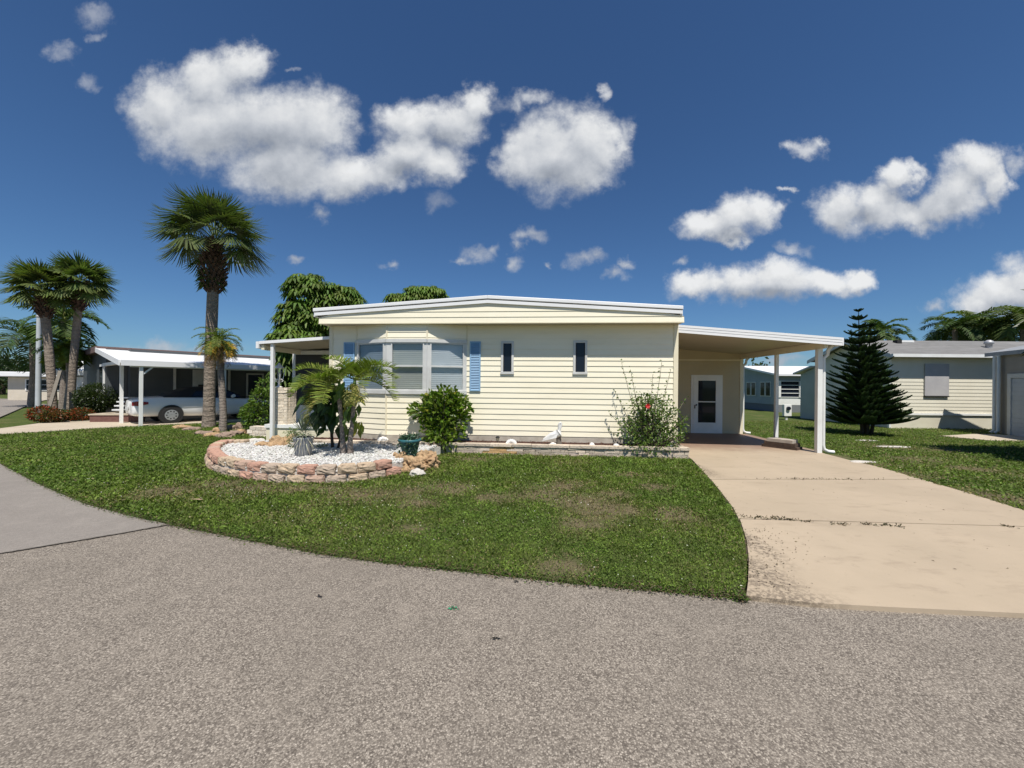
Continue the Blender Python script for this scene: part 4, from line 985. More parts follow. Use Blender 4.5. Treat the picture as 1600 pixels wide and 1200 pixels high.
# electric meter
mt = thing('meter_box', 'pale utility meter box on a short post on the lawn behind the carport', 'meter box', (*G(1228.5, 657), 0))
m_ = MB(); m_.box(-.05, -.03, 0, .05, .03, .5); m_.build('post', M['alu'], mt)
m_ = MB(); m_.box(-.16, -.09, .22, .20, .07, .78); m_.build('cabinet', M['white'], mt, bevel=.01)
m_ = MB(); m_.tube([(.02, -.09, .60), (.02, -.17, .60)], .09, 16); m_.build('meter', M['glassdark'], mt)

# far home at the left and white building behind the palms
f2 = thing('far_bungalow', 'cream bungalow with a white framed window at the far end of the street', 'house', (*G(12, 625), 0), R(12))
m_ = MB(); m_.box(0, 0, 0, 7.5, 6, 1.9); m_.build('wall', pm('cream_stucco', (.62, .55, .45), (.56, .5, .4), 2, .7), f2)
m_ = MB(); m_.box(-.5, -.6, 1.95, 8, 6.4, 2.35); m_.build('roof', M['roofwhite'], f2, bevel=.05)
m_ = MB(); m_.box(1.2, -.06, .8, 4.9, -.002, 1.75)
f = m_.build('window', M['white'], f2)
for i in range(4):
    for k in range(2): m_ = MB(); m_.box(1.3 + i * .9, -.08, .86 + k * .45, 2.1 + i * .9, -.062, 1.26 + k * .43); m_.build('pane', M['glassdark'], f)
f3 = thing('white_building', 'plain white low building glimpsed between the left palms and the grey home', 'building', (*G(98, 632), 0), R(20))
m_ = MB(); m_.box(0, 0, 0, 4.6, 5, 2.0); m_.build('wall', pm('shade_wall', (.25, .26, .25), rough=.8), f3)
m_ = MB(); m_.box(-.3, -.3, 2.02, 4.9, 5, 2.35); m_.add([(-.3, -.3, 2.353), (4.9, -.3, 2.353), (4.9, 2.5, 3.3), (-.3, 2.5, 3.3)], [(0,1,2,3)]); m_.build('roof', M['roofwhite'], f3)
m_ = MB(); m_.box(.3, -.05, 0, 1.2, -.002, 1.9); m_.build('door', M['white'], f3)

# street lamp post, leaning stake
x, y = P(60, 600, 19.0).xy
lp = thing('utility_pole', 'tall pale concrete street pole left of the twin palms', 'pole', (x, y, 0))
m_ = MB(); m_.tube([(0, 0, 0), (0, 0, 4.75)], [.11, .085], 12); m_.build('shaft', pm('pale_pole', (.5, .53, .55), (.42, .45, .47), 2, .7), lp)
m_ = MB(); m_.lathe([(.10, 4.75), (.12, 4.80), (.08, 4.86), (0, 4.88)], n=12); m_.build('cap', M['steel'], lp)
sx, sy = P(74, 600, 16.0).xy; ex_, ey_ = P(94, 600, 16.6).xy
m_ = MB(); m_.bar((sx, sy, 0.2), (ex_, ey_, 2.05), .12, .04); tag(m_.build('leaning_board', pm('weathered_wood', (.24, .21, .17), (.18, .16, .13), 8, .9, .3, 60, stretch=(4, 4, 1))), 'weathered board leaning against the left palms', 'board')
# ------------------------------------------------------------------ plants
LM = leafmat('leaf', trans=.30, rough=.42, spec=.45)
LMP = leafmat('palm_leaf', trans=.25, rough=.6, spec=.22)
LMD = leafmat('dry_leaf', trans=.1, rough=.8)
LMU = leafmat('umbrella_leaf', trans=.25, rough=.55, spec=.25)
GRASSM = leafmat('grass_blade', trans=.25, rough=.6, spec=.25)
def barkmat(name, a, b, c, ring=0.0, bump=.8, bs=30):
    m, t, bs_ = newmat(name)
    tcn = t.nodes.new('ShaderNodeTexCoord'); v = vmth(t, 'MULTIPLY', tcn.outputs['Object'], (1, 1, .35))
    cc_ = mix(t, sstep(t, noise(t, v, 8, 6, .65), .3, .7), a, b); cc_ = mix(t, sstep(t, noise(t, v, 25, 6, .7), .5, .68), cc_, c)
    h = noise(t, v, bs, 6, .7)
    if ring:
        s_ = t.nodes.new('ShaderNodeSeparateXYZ'); t.links.new(tcn.outputs['Object'], s_.inputs[0])
        w = mth(t, 'SINE', mth(t, 'ADD', mth(t, 'MULTIPLY', s_.outputs[2], ring), mth(t, 'MULTIPLY', noise(t, tcn.outputs['Object'], 7, 4, .6), 16)))
        cc_ = mix(t, mth(t, 'MULTIPLY', sstep(t, w, .5, 1.0), .6), cc_, c); h = mth(t, 'ADD', h, mth(t, 'MULTIPLY', w, -.3))
    t.links.new(cc_, bs_.inputs['Base Color']); bs_.inputs['Roughness'].default_value = .9; bs_.inputs['Specular IOR Level'].default_value = .2
    addbump(t, bs_, h, bump, .03); return m
BARKS = barkmat('palm_bark', (.30, .25, .20), (.24, .195, .155), (.17, .135, .11), ring=34)
BARKG = barkmat('ringed_palm_bark', (.30, .26, .22), (.24, .20, .165), (.13, .10, .09), ring=70, bump=.4)
BARKD = barkmat('dark_bark', (.10, .075, .055), (.07, .055, .04), (.035, .027, .02))
BOOT = pm('palm_boot', (.105, .06, .04), (.05, .03, .023), 9, .9, .5, 50)

def fan_frond(org, az, el, plen, blen, nseg, colr, droop, spread=2.05, wid=.030):
    """costapalmate leaf: petiole, then a fan of folded segments"""
    org = np.array(org, float); f = np.array([math.cos(az) * math.cos(el), math.sin(az) * math.cos(el), math.sin(el)])
    tip = org + f * plen; tip[2] -= plen * .22 * droop
    f2 = nrm(f * plen + np.array([0, 0, -plen * .62 * droop])); s_ = nrm(np.cross(f2, [0, 0, 1.0])); u = np.cross(s_, f2)
    f2 = nrm(f2 - u * .25)
    th = np.linspace(-spread, spread, nseg) + rng.normal(0, .03, nseg)
    D = np.cos(th)[:, None] * f2 + np.sin(th)[:, None] * s_ - (np.abs(np.sin(th)) * .35)[:, None] * u
    D = nrm(D); L = blen * (1 - .28 * (np.abs(th) / spread) ** 2) * rng.uniform(.9, 1.06, nseg)
    base = tip + f2 * (np.cos(th)[:, None] * .06)
    S = nrm(np.cross(D, u)); z = np.array([0, 0, 1.0])
    p1 = base + D * (L * .45)[:, None] - z * (L * .03 * (1 + droop))[:, None]
    p2 = base + D * (L * .78)[:, None] - z * (L * .10 * (1 + droop))[:, None]
    p3 = base + D * L[:, None] - z * (L * (.07 + .13 * rng.random(nseg)) * (.5 + droop))[:, None]
    w0 = wid * .35; w1 = wid; w2 = wid * .7
    V = np.concatenate([np.stack([base - S * w0, base + S * w0, p1 + S * w1, p1 - S * w1], 1), np.stack([p1 - S * w1, p1 + S * w1, p2 + S * w2, p2 - S * w2], 1), np.stack([p2 - S * w2, p2 + S * w2, p3 + S * .003, p3 - S * .003], 1)])
    C = vary(colr, nseg, .1, .25); C = np.concatenate([C, C, C * np.array([1.25, 1.15, 1.1])])
    # petiole as a thin strip pair
    m_ = (org + tip) / 2 + z * .03; sw = s_ * .014; uw = u * .014; pc = np.array([[.16, .20, .06]] * 4)
    Pq = np.array([[org - sw, org + sw, m_ + sw, m_ - sw], [m_ - sw, m_ + sw, tip + sw, tip - sw], [org - uw, org + uw, m_ + uw, m_ - uw], [m_ - uw, m_ + uw, tip + uw, tip - uw]])
    return [(V, C), (Pq, pc)]
def sabal(name, label, X, Y, htop, trad, lean=(0, 0), nf=34, plen=.75, blen=.95, nseg=40, colr=(.085, .115, .035), boots=True, group=None, wid=.030, low=-.75):
    t = thing(name, label, 'palm tree', (X, Y, 0), group=group)
    lx, ly = lean; pts = [(lx * (k / 10) ** 1.6, ly * (k / 10) ** 1.6, htop * k / 10) for k in range(11)]
    rads = [trad * (1.25 if k == 0 else 1.05 if k == 1 else 1) * (1 + rng.uniform(-.03, .03)) for k in range(11)]
    m_ = MB(); m_.tube(pts, rads, 16); m_.build('trunk', BARKS, t)
    top = np.array(pts[-1]); g = []
    for i in range(nf):
        az = i * 2.39996 + rng.uniform(-.2, .2); q = (i + .5) / nf; el = low + (1.45 - low) * q ** .85 + rng.uniform(-.1, .1)
        o = top + np.array([math.cos(az) * .08, math.sin(az) * .08, .12 + .35 * q])
        g += fan_frond(o, az, el, plen * rng.uniform(.85, 1.12) * (.95 if q < .8 else .75), blen * rng.uniform(.88, 1.05), nseg, colr, .22 + .5 * (1 - q), wid=wid)
    soup('crown', g, LMP, t)
    if boots:
        bm = MB(); zt = htop
        span_ = 1.65 if nseg == 44 else 1.0
        for i in range(190 if span_ > 1.2 else 90):
            h = zt - span_ + (span_ + .2) / (190 if span_ > 1.2 else 90) * i; a = i * 2.39996; k = (h - (zt - span_)) / (span_ + .2); rr = trad * (.95 + (.75 if span_ > 1.2 else .3) * math.sin(min(1, k * 1.3) * math.pi)); hf = (h / htop) ** 1.6
            ox = lx * hf + math.cos(a) * rr; oy = ly * hf + math.sin(a) * rr; L = rng.uniform(.13, .30) * (1.15 - .3 * k)
            bm.bar((ox, oy, h), (ox + math.cos(a) * L * .62, oy + math.sin(a) * L * .62, h + L * .75), rng.uniform(.05, .09), .03)
        bm.build('leaf_boots', BOOT, t)
    return t
# tall cabbage palm before the neighbour carport
spx = P(327, 600, 13.6)
main_palm = sabal('cabbage_palm', 'tall single cabbage palm with a full fan leaf crown and shaggy brown boots', spx.x, spx.y, P(333, 386, 13.6).z, .172, lean=(.16, 0), nf=38, plen=.98, blen=1.02, nseg=44, wid=.022, low=-.12, colr=(.075, .10, .03))
n = 260; a = rng.uniform(0, 6.28, n); hh = rng.uniform(-.55, .15, n); zt = P(333, 386, 13.6).z
pts = np.stack([.16 + np.cos(a) * .27 - .12, np.sin(a) * .27, zt - .95 + hh * .9], 1); d = np.stack([np.cos(a), np.sin(a), rng.uniform(-1, .3, n)], 1)
V1 = leafsoup(pts, d, rdir(n, 1), rng.uniform(.1, .26, n), rng.uniform(.03, .07, n), vary((.09, .13, .03), n), droop=.5)
pts2 = np.array([[-.02, -.05, zt - .35]] * 46) + np.stack([-np.linspace(.2, .65, 46), rng.uniform(-.05, .05, 46), -.1 - np.linspace(0, .32, 46) ** 1.4], 1)
V2 = leafsoup(pts2, np.stack([rng.uniform(-1, .1, 46), rng.uniform(-.7, .2, 46), rng.uniform(-1, -.2, 46)], 1), rdir(46, 1), rng.uniform(.1, .22, 46), rng.uniform(.03, .05, 46), vary((.08, .12, .03), 46))
soup('climbing_fern', [V1], LM, main_palm); soup('fern_frond', [V2], LM, main_palm)
# twin palms far left
x, y = P(83, 600, 16.6).xy
sabal('cabbage_palm', 'left one of the twin palms in the red and green shrub bed', x, y, P(66, 462, 16.6).z, .145, lean=(P(66, 462, 16.6).x - x, 0), nf=32, plen=.66, blen=.84, nseg=32, wid=.030, colr=(.10, .13, .035), group='twin palms in the shrub bed', low=-.15)
x, y = P(111, 600, 17.2).xy
sabal('cabbage_palm', 'right one of the twin palms in the red and green shrub bed', x, y, P(126, 452, 17.2).z, .13, lean=(P(126, 455, 17.2).x - x, 0), nf=32, plen=.62, blen=.82, nseg=32, wid=.030, colr=(.09, .125, .035), group='twin palms in the shrub bed', low=-.15)

def feather(org, az, el, length, nl, ll, lw, colr, curve=1.2, vee=.5, ldroop=.4, twist=0.0, dead=False):
    """arching pinnate frond"""
    org = np.array(org, float); ts = np.linspace(0, 1, 13); pos = [org]; e = el; st_ = length / 12
    for k in range(12):
        e_ = el - curve * ts[k + 1] ** 1.3
        pos.append(pos[-1] + st_ * np.array([math.cos(az) * math.cos(e_), math.sin(az) * math.cos(e_), math.sin(e_)]))
    pos = np.array(pos); side = np.array([-math.sin(az), math.cos(az), 0]); g = []
    tl = np.repeat(np.linspace(.12, .99, nl), 2) + rng.uniform(-.01, .01, nl * 2); sg = np.tile([-1, 1], nl)
    idx = np.clip(tl * 12, 0, 11.99); i0 = idx.astype(int); fr = (idx - i0)[:, None]
    B = pos[i0] * (1 - fr) + pos[i0 + 1] * fr; T = nrm(pos[i0 + 1] - pos[i0]); U = nrm(np.cross(np.tile(side, (nl * 2, 1)), T)) * -1
    U = np.where(U[:, 2:3] < 0, -U, U)
    prof = np.sin(np.clip(.18 + .82 * tl, 0, 1) * math.pi) ** .6
    D = nrm(side[None] * sg[:, None] + T * .55 + U * (vee + rng.uniform(-.25, .25, nl * 2))[:, None])
    L = ll * (.35 + .65 * prof) * rng.uniform(.85, 1.1, nl * 2); C = vary(colr, nl * 2, .1, .3)
    z = np.array([0, 0, 1.]); S = nrm(np.cross(D, U)); w = lw / 2
    m1 = B + D * (L * .5)[:, None] - z * (L * ldroop * .12)[:, None]; t1 = B + D * L[:, None] - z * (L * ldroop)[:, None]
    V = np.concatenate([np.stack([B - S * w * .5, B + S * w * .5, m1 + S * w, m1 - S * w], 1), np.stack([m1 - S * w, m1 + S * w, t1 + S * w * .15, t1 - S * w * .15], 1)])
    g.append((V, np.concatenate([C, C * 1.12])))
    R_ = []
    for k in range(12):
        r = .012 * (1.3 - ts[k]) * (length ** .5); a = pos[k]; b = pos[k + 1]; R_.append([a - side * r, a + side * r, b + side * r * .9, b - side * r * .9]); uu = np.array([0, 0, r]); R_.append([a - uu, a + uu, b + uu, b - uu])
    g.append((np.array(R_), np.array([[.17, .19, .05]] * len(R_)) if not dead else np.array([[.2, .14, .07]] * len(R_))))
    return g
def feather_palm(t, org, nf, length, nl, ll, lw, colr, elr=(-.1, 1.35), curve=1.4, name='crown', **kw):
    g = []
    for i in range(nf):
        az = i * 2.39996 + rng.uniform(-.25, .25); q = (i + .5) / nf
        g += feather(org, az, elr[0] + (elr[1] - elr[0]) * q, length * rng.uniform(.85, 1.1), nl, ll, lw, colr, curve=curve * rng.uniform(.8, 1.15), **kw)
    return soup(name, g, LMP, t)
# pygmy date palm next to the tall palm
x, y = P(348, 600, 12.3).xy; ct = P(343, 532, 12.3)
t = thing('pygmy_date_palm', 'slim small date palm with yellowing fronds beside the tall palm trunk', 'palm tree', (x, y, 0))
m_ = MB(); m_.tube([(.02, 0, 0), (.03, 0, .5), (.0, 0, 1.1), (-.06, 0, 1.9), (ct.x - x, 0, ct.z)], [.12, .10, .095, .09, .10], 12); m_.build('trunk', BARKG, t)
o = (ct.x - x, 0, ct.z)
feather_palm(t, o, 22, .78, 28, .20, .018, (.12, .16, .03), elr=(-.1, 1.4), curve=1.9)
feather_palm(t, (o[0], 0, o[2] - .05), 14, .68, 22, .2, .018, (.46, .30, .04), elr=(-.5, .2), curve=1.4, name='yellow_fronds')
feather_palm(t, (o[0], 0, o[2] - .1), 12, .8, 18, .2, .016, (.22, .13, .05), elr=(-1.1, -.5), curve=.6, name='dead_fronds')
# palms beyond
def far_palm(name, label, px, py, Yd, rad, nf=16, colr=(.07, .10, .03), group=None, trunk=True):
    c = P(px, py, Yd); t = thing(name, label, 'palm tree', (c.x, c.y, 0), group=group)
    m_ = MB(); m_.tube([(0, 0, 0), (.08, 0, c.z * .5), (0, 0, c.z)], [.2, .14, .12], 10); m_.build('trunk', BARKG, t)
    feather_palm(t, (0, 0, c.z), nf, rad, 30, rad * .34, .075, colr, elr=(-.35, 1.3), curve=1.7)
far_palm('feather_palm', 'drooping feather palm behind the pale street pole', 50, 530, 24, 2.6, 18, (.045, .075, .025), 'feather palms behind the twin palms')
far_palm('feather_palm', 'bushy feather palm between the twin palm trunks', 100, 500, 21, 1.9, 16, (.06, .10, .02), 'feather palms behind the twin palms')
far_palm('feather_palm', 'yellow green low feather palm right of the twin palms', 108, 545, 18.3, 1.25, 16, (.12, .16, .03), 'feather palms behind the twin palms')
far_palm('coconut_palm', 'small feather palm peeking out behind the pine top', 1376, 520, 22, 1.5, 14, (.06, .095, .025))
for i, (px, py, yd, rd, lb) in enumerate(((1492, 515, 24, 1.9, 'leftmost dark feather palm over the shingle roof'), (1522, 506, 26, 2.0, 'second feather palm from the left over the shingle roof'), (1556, 512, 24, 1.8, 'third feather palm from the left over the shingle roof'), (1598, 500, 22, 2.0, 'rightmost feather palm over the shingle roof at the edge'))):
    far_palm('feather_palm', lb, px, py, yd, rd, 20, ((.05, .08, .025), (.09, .12, .035), (.10, .125, .035), (.08, .11, .03))[i], 'feather palms behind the shingle roof')

# umbrella trees: drooping leaf wheels over a lobed crown
def umbrella_tree(name, label, base, lobes, nros, colr, lsz=.26, seed=3, group=None):
    t = thing(name, label, 'tree', (base[0], base[1], 0), group=group)
    Cn = []; 
    for cx_, cy_, cz_, rx, rz in lobes:
        k = int(nros * rx * rz / sum(l[3] * l[4] for l in lobes))
        d = rdir(k, .15); d[:, 2] = np.where(d[:, 2] < -.6, -d[:, 2], d[:, 2])
        Cn.append(np.array([cx_, cy_, cz_]) + d * np.array([rx, rx * .8, rz]) * rng.uniform(.62, 1.12, (k, 1)))
    Cn = np.concatenate(Cn); k = len(Cn); nl = 11
    th = np.tile(np.linspace(0, 2 * math.pi, nl, endpoint=False), k) + np.repeat(rng.uniform(0, 6, k), nl)
    B = np.repeat(Cn, nl, axis=0); el = rng.uniform(-.35, .25, k * nl)
    D = np.stack([np.cos(th) * np.cos(el), np.sin(th) * np.cos(el), np.sin(el)], 1)
    L = lsz * np.repeat(rng.uniform(.75, 1.15, k), nl) * rng.uniform(.85, 1.1, k * nl)
    C = np.repeat(vary(colr, k, .12, .35), nl, axis=0) * rng.uniform(.85, 1.15, (k * nl, 1))
    S = nrm(np.cross(D, [0, 0, 1.0])); z = np.array([0, 0, 1.]); w = (L * .13)[:, None]
    p0 = B + D * (L * .12)[:, None]; p1 = B + D * (L * .6)[:, None] - z * (L * .12)[:, None]; p2 = B + D * (L * .95)[:, None] - z * (L * .62)[:, None]
    V = np.concatenate([np.stack([p0 - S * w * .35, p0 + S * w * .35, p1 + S * w, p1 - S * w], 1), np.stack([p1 - S * w, p1 + S * w, p2 + S * w * .3, p2 - S * w * .3], 1)])
    soup('crown', [(V, np.concatenate([C, C * 1.1]))], LMU, t)
    m_ = MB()
    for cx_, cy_, cz_, rx, rz in lobes:
        m_.tube([(0, 0, 0), (cx_ * .3, cy_ * .3, cz_ * .45), (cx_ * .8, cy_ * .8, cz_ * .8), (cx_, cy_, cz_)], [.13, .10, .06, .03], 8)
    m_.build('trunk', BARKD, t); return t
def lobe(px, py, Y, rpx, rpz, bx, by): 
    p = P(px, py, Y); return (p.x - bx, p.y - by, p.z, rpx / 600 * Y, rpz / 600 * Y)
bx, by = P(470, 600, 13.8).xy
umbrella_tree('umbrella_tree', 'big umbrella tree with drooping leaf wheels rising behind the porch', (bx, by),
  [lobe(485, 462, 14.2, 36, 32, bx, by), lobe(530, 470, 14.6, 36, 22, bx, by), lobe(465, 500, 13.8, 30, 28, bx, by), lobe(505, 505, 14.2, 40, 30, bx, by), lobe(452, 530, 13.2, 26, 20, bx, by), lobe(490, 545, 13.6, 40, 26, bx, by), lobe(447, 580, 13.2, 16, 36, bx, by), lobe(470, 600, 14, 40, 36, bx, by)], 1100, (.085, .135, .022), .33)
bx, by = P(650, 600, 24.5).xy
umbrella_tree('umbrella_tree', 'umbrella tree whose top just shows over the left roof slope', (bx, by), [lobe(620, 468, 24.5, 16, 10, bx, by), lobe(655, 462, 24.5, 22, 16, bx, by), lobe(678, 460, 24.8, 17, 13, bx, by), lobe(650, 480, 24.5, 40, 16, bx, by)], 300, (.10, .155, .025), .42)

# Norfolk pine: whorls of up-curving branches
def norfolk(X, Y, stems):
    t = thing('norfolk_pine', 'dark young norfolk pine with tiered upswept branches on the side lawn', 'pine tree', (X, Y, 0))
    Vs = []; Cs = []; m_ = MB()
    for sx_, sy_, h, rmax, lean in stems:
        m_.tube([(sx_ * .6, sy_ * .6, 0), (sx_, sy_, h * .3), (sx_ + lean, sy_, h)], [.055, .045, .008], 8)
        z = .42; lev = 0
        while z < h - .02:
            q = z / h; R0 = rmax * (1 - q) ** .72 * (.55 + .45 * min(1, (q + .08) / .22)) + .05
            nb = 9 if q < .8 else 6
            for b in range(nb):
                az = 2 * math.pi * b / nb + lev * .7 + rng.uniform(-.15, .15); L = R0 * rng.uniform(.86, 1.12); e0 = -.12 + q * .25 + rng.uniform(-.06, .06)
                K = max(6, int(L / .045)); ts = (np.arange(K) + .5) / K
                rr = L * ts; zz = z + L * (math.sin(e0) * ts + .32 * ts ** 2.0); cxx = sx_ + lean * q
                Pc = np.stack([cxx + math.cos(az) * rr, sy_ + math.sin(az) * rr, zz], 1)
                T = nrm(np.stack([np.full(K, math.cos(az)), np.full(K, math.sin(az)), math.sin(e0) + .68 * ts], 1)); S = np.array([-math.sin(az), math.cos(az), 0.0])
                bl = .25 * (1 - .55 * ts) * (0.55 + .45 * (1 - q)) * rng.uniform(.8, 1.2, K)
                for sg in (-1, 1):
                    D = nrm(S[None] * sg * .8 + T * .75 + np.array([0, 0, .38])); W_ = .042; U = nrm(np.cross(D, T)); 
                    for Un in (U, np.cross(D, U)):
                        Vs.append(np.stack([Pc - Un * W_ * .5, Pc + Un * W_ * .5, Pc + D * bl[:, None] + Un * W_ * .3, Pc + D * bl[:, None] - Un * W_ * .3], 1)); Cs.append(vary((.05, .085, .028), K, .12, .4))
                p0 = Pc[:-1]; p1 = Pc[1:]; uu = np.array([0, 0, .022])
                Vs.append(np.stack([p0 - uu, p0 + uu, p1 + uu, p1 - uu], 1)); Cs.append(vary((.03, .05, .024), K - 1, .1, .3))
                Vs.append(np.stack([p0 - S * .02, p0 + S * .02, p1 + S * .02, p1 - S * .02], 1)); Cs.append(vary((.03, .05, .024), K - 1, .1, .3))
            z += .185 + .11 * q; lev += 1
    m_.build('trunk', BARKD, t); soup('crown', [(np.concatenate(Vs), np.concatenate(Cs))], leafmat('pine_needles', trans=.05, rough=.6, spec=.25), t)
bx, by = G(1352, 680); nh = P(1340, 485, by).z
norfolk(bx, by, [(-.17, 0, nh, 1.12, -.10), (.12, .12, P(1368, 502, by).z, 1.05, .15), (.0, -.12, nh * .72, 1.05, .02), (.28, -.05, nh * .62, 1.0, .1)])

# leafy shrubs
def shrub(name, label, base, ells, nleaf, colr, ls, lw, stems=10, group=None, droop=.2, cat='shrub', mat=None, var=.35, up=.6, c2=None, f2=0.0, shell=.55, mid=.45):
    t = thing(name, label, cat, base, group=group); g = []
    tot = sum((e[3] * e[4] * e[5]) ** .72 for e in ells) 
    for ex, ey, ez, rx, ry, rz in ells:
        k = int(nleaf * (rx * ry * rz) ** .72 / tot); d = rdir(k); pts = np.array([ex, ey, ez]) + d * np.array([rx, ry, rz]) * (rng.uniform(shell, 1.0, (k, 1)) ** .7) * rng.uniform(.88, 1.1, (k, 1))
        D = nrm(d * .9 + rdir(k) * .8 + np.array([0, 0, .25])); C = vary(colr, k, .12, var)
        if c2 is not None: w = rng.random(k) < f2; C[w] = vary(c2, int(w.sum()), .15, .3)
        g.append(leafsoup(pts, D, rdir(k, 1.2), ls * rng.uniform(.6, 1.2, k), lw * rng.uniform(.7, 1.2, k), C, droop, mid=mid))
    soup('leaves', g, mat or LM, t)
    m_ = MB()
    for i in range(stems):
        e = ells[i % len(ells)]; a = rng.uniform(0, 6.28); q = rng.uniform(.2, .8)
        m_.tube([(rng.uniform(-.06, .06), rng.uniform(-.06, .06), 0), (e[0] * .5 + math.cos(a) * e[3] * q * .4, e[1] * .5 + math.sin(a) * e[4] * q * .4, e[2] * .55), (e[0] + math.cos(a) * e[3] * q, e[1] + math.sin(a) * e[4] * q, e[2] + e[5] * rng.uniform(.1, .7))], [.018, .013, .006], 6)
    m_.build('stems', BARKD, t); return t
def hw(px, py, v):         # house frame pixel -> world xyz
    u, z = W(px, py, v); p = HF.w(u, v); return (p[0], p[1], z)
b = hw(690, 696, -.40)
shrub('clusia_shrub', 'rounded shrub with thick glossy oval leaves right of the bay window', (b[0], b[1], SZ), [(0, 0, .68, .50, .36, .46), (-.32, 0, .72, .34, .28, .30), (.38, 0, .62, .30, .25, .42), (.05, 0, 1.05, .32, .25, .24), (.3, 0, .95, .22, .2, .28), (-.58, 0, .74, .2, .15, .14), (-.25, 0, 1.0, .16, .2, .2), (.5, 0, .85, .2, .2, .16), (-.05, -.05, .28, .45, .3, .26), (.12, -.22, .10, .42, .2, .22)], 1500, (.12, .185, .02), .15, .088, 16, droop=.05, var=.4, c2=(.30, .30, .04), f2=.03, shell=.15, mid=.62)
b = hw(1013, 697, -.42)
hib = shrub('hibiscus_shrub', 'loose airy hibiscus bush with one red flower at the right corner of the home', (b[0], b[1], .18), [(0, 0, .55, .55, .32, .45), (-.3, 0, .45, .40, .28, .35), (.38, 0, .62, .42, .3, .40), (.1, 0, .95, .52, .3, .35), (-.12, 0, 1.05, .35, .25, .25), (-.05, -.22, .12, .6, .22, .22), (.45, -.2, .25, .3, .2, .2), (.75, 0, .55, .14, .14, .3)], 2500, (.12, .18, .04), .075, .045, 40, droop=.25, shell=.2, var=.4)
g = []; m_ = MB()
for (ppx, ppy) in ((971, 566), (1034, 566), (985, 577), (960, 610), (1072, 622), (952, 645), (950, 672), (1074, 650), (1048, 578), (1020, 585)):
    q = hw(ppx, ppy, -.42); q = np.array([q[0] - b[0], q[1] - b[1], q[2] - .18]); m_.tube([(0, 0, .1), tuple(q * .5 + np.array([q[0] * .08, 0, 0])), tuple(q)], [.012, .008, .004], 5)
    k = 18; ts = np.linspace(.5, 1.02, k)[:, None]; g.append(leafsoup(q * ts, rdir(k, .2), rdir(k, 1), rng.uniform(.05, .085, k), rng.uniform(.025, .045, k), vary((.085, .14, .03), k), .2))
[soup('shoot', [g_], LM, hib) for g_ in g]; m_.build('shoot_stems', pm('pale_stem', (.25, .22, .15), rough=.8), hib)
q = hw(1012, 634.5, -.78); k = 6; th = np.linspace(0, 6.28, k, endpoint=False)
fl = leafsoup(np.zeros((k, 3)), np.stack([np.cos(th), np.full(k, -.35), np.sin(th)], 1), np.array([[0, -1.0, .2]] * k), np.full(k, .065), np.full(k, .06), vary((.62, .02, .02), k, .05, .1), 0, .05)
soup('flower', [fl], leafmat('red_petal', trans=.2), hib, loc=(q[0] - b[0], q[1] - b[1], q[2] - .18))
x, y = G(402, 668); x, y = P(402, 600, 12.0).xy
shrub('garden_shrub', 'light green leafy shrub standing behind the thin porch post', (x, y, 0), [(0.05, 0, .55, .45, .4, .45), (.15, 0, 1.05, .34, .3, .4), (.25, 0, 1.5, .22, .2, .26), (-.25, 0, .7, .25, .2, .25)], 2200, (.12, .19, .03), .12, .05, 12)
# round clipped bush and the low shrub row at the left
x, y = P(153, 600, 16.4).xy
shrub('clipped_bush', 'dense dark green round clipped bush in front of the brick planter', (x, y, .12), [(0, 0, .82, .74, .65, .56), (0, 0, .60, .68, .6, .45)], 9000, (.035, .055, .012), .085, .045, 8, shell=.75, var=.4)
for px, py, r_x, h, c, lb in ((50, 661, .50, .80, (.34, .05, .02), 'leftmost low shrub of the bed with the reddest leaves'), (62, 663, .42, .62, (.20, .07, .02), 'brownish red low shrub at the front of the palm bed'), (74, 660.5, .45, .62, (.09, .09, .02), 'mixed red and green low shrub left of the middle of the palm bed'),
    (91, 658.5, .50, .55, (.04, .075, .018), 'plain green low shrub in the middle of the palm bed'), (110, 660, .44, .70, (.24, .06, .02), 'rightmost low shrub of the palm bed with rusty leaves')):
    x, y = G(px, py); shrub('low_shrub', lb, (x, y + .35, 0), [(0, 0, h * .40, r_x * .85, r_x * .85, h * .38)], 1500, c, .08, .045, 5, group='low shrubs under the twin palms', c2=(.05, .085, .02) if c[0] > .05 else (.2, .05, .02), f2=.4 if c[0] > .05 else .08, shell=.6)
# distant trees closing the horizon
def clumptree(label, X, Y, h, r, colr, group, n=1600):
    t = thing('broadleaf_tree', label, 'tree', (X, Y, 0), group=group); g = []; m_ = MB(); m_.tube([(0, 0, 0), (.1, 0, h * .35), (0, 0, h * .7)], [.25, .2, .08], 8)
    for i in range(9):
        a = i * 2.4; c = np.array([math.cos(a) * r * .55, math.sin(a) * r * .55, h * rng.uniform(.45, .85)]); k = n // 9; d = rdir(k, .2); pts = c + d * r * rng.uniform(.35, .62) * rng.uniform(.6, 1.05, (k, 1))
        g.append(leafsoup(pts, rdir(k), rdir(k, 1), rng.uniform(.25, .5, k), rng.uniform(.15, .3, k), vary(colr, k, .12, .4), .1)); m_.tube([(0, 0, h * .3), tuple(c)], [.1, .03], 6)
    soup('crown', g, LM, t); m_.build('trunk', BARKD, t)
TL = [(4, 578, 46, 4.6, 4.2, 'dark broad tree behind the far bungalow at the left edge'), (28, 583, 50, 4.3, 4.0, 'dark broad tree over the far bungalow roof'), (70, 583, 44, 4.0, 3.8, 'dark broad tree behind the pale street pole'), (128, 590, 48, 4.0, 3.4, 'dark broad tree behind the white building'), (-60, 575, 48, 5.0, 4.5, 'broad tree past the left edge of the view')]
for px, py, Yd, h, r, lb in TL:
    p = P(px, 600, Yd); clumptree(lb, p.x, Yd, P(px, py - 14, Yd).z, r, (.035, .055, .018), 'distant trees at the end of the street')
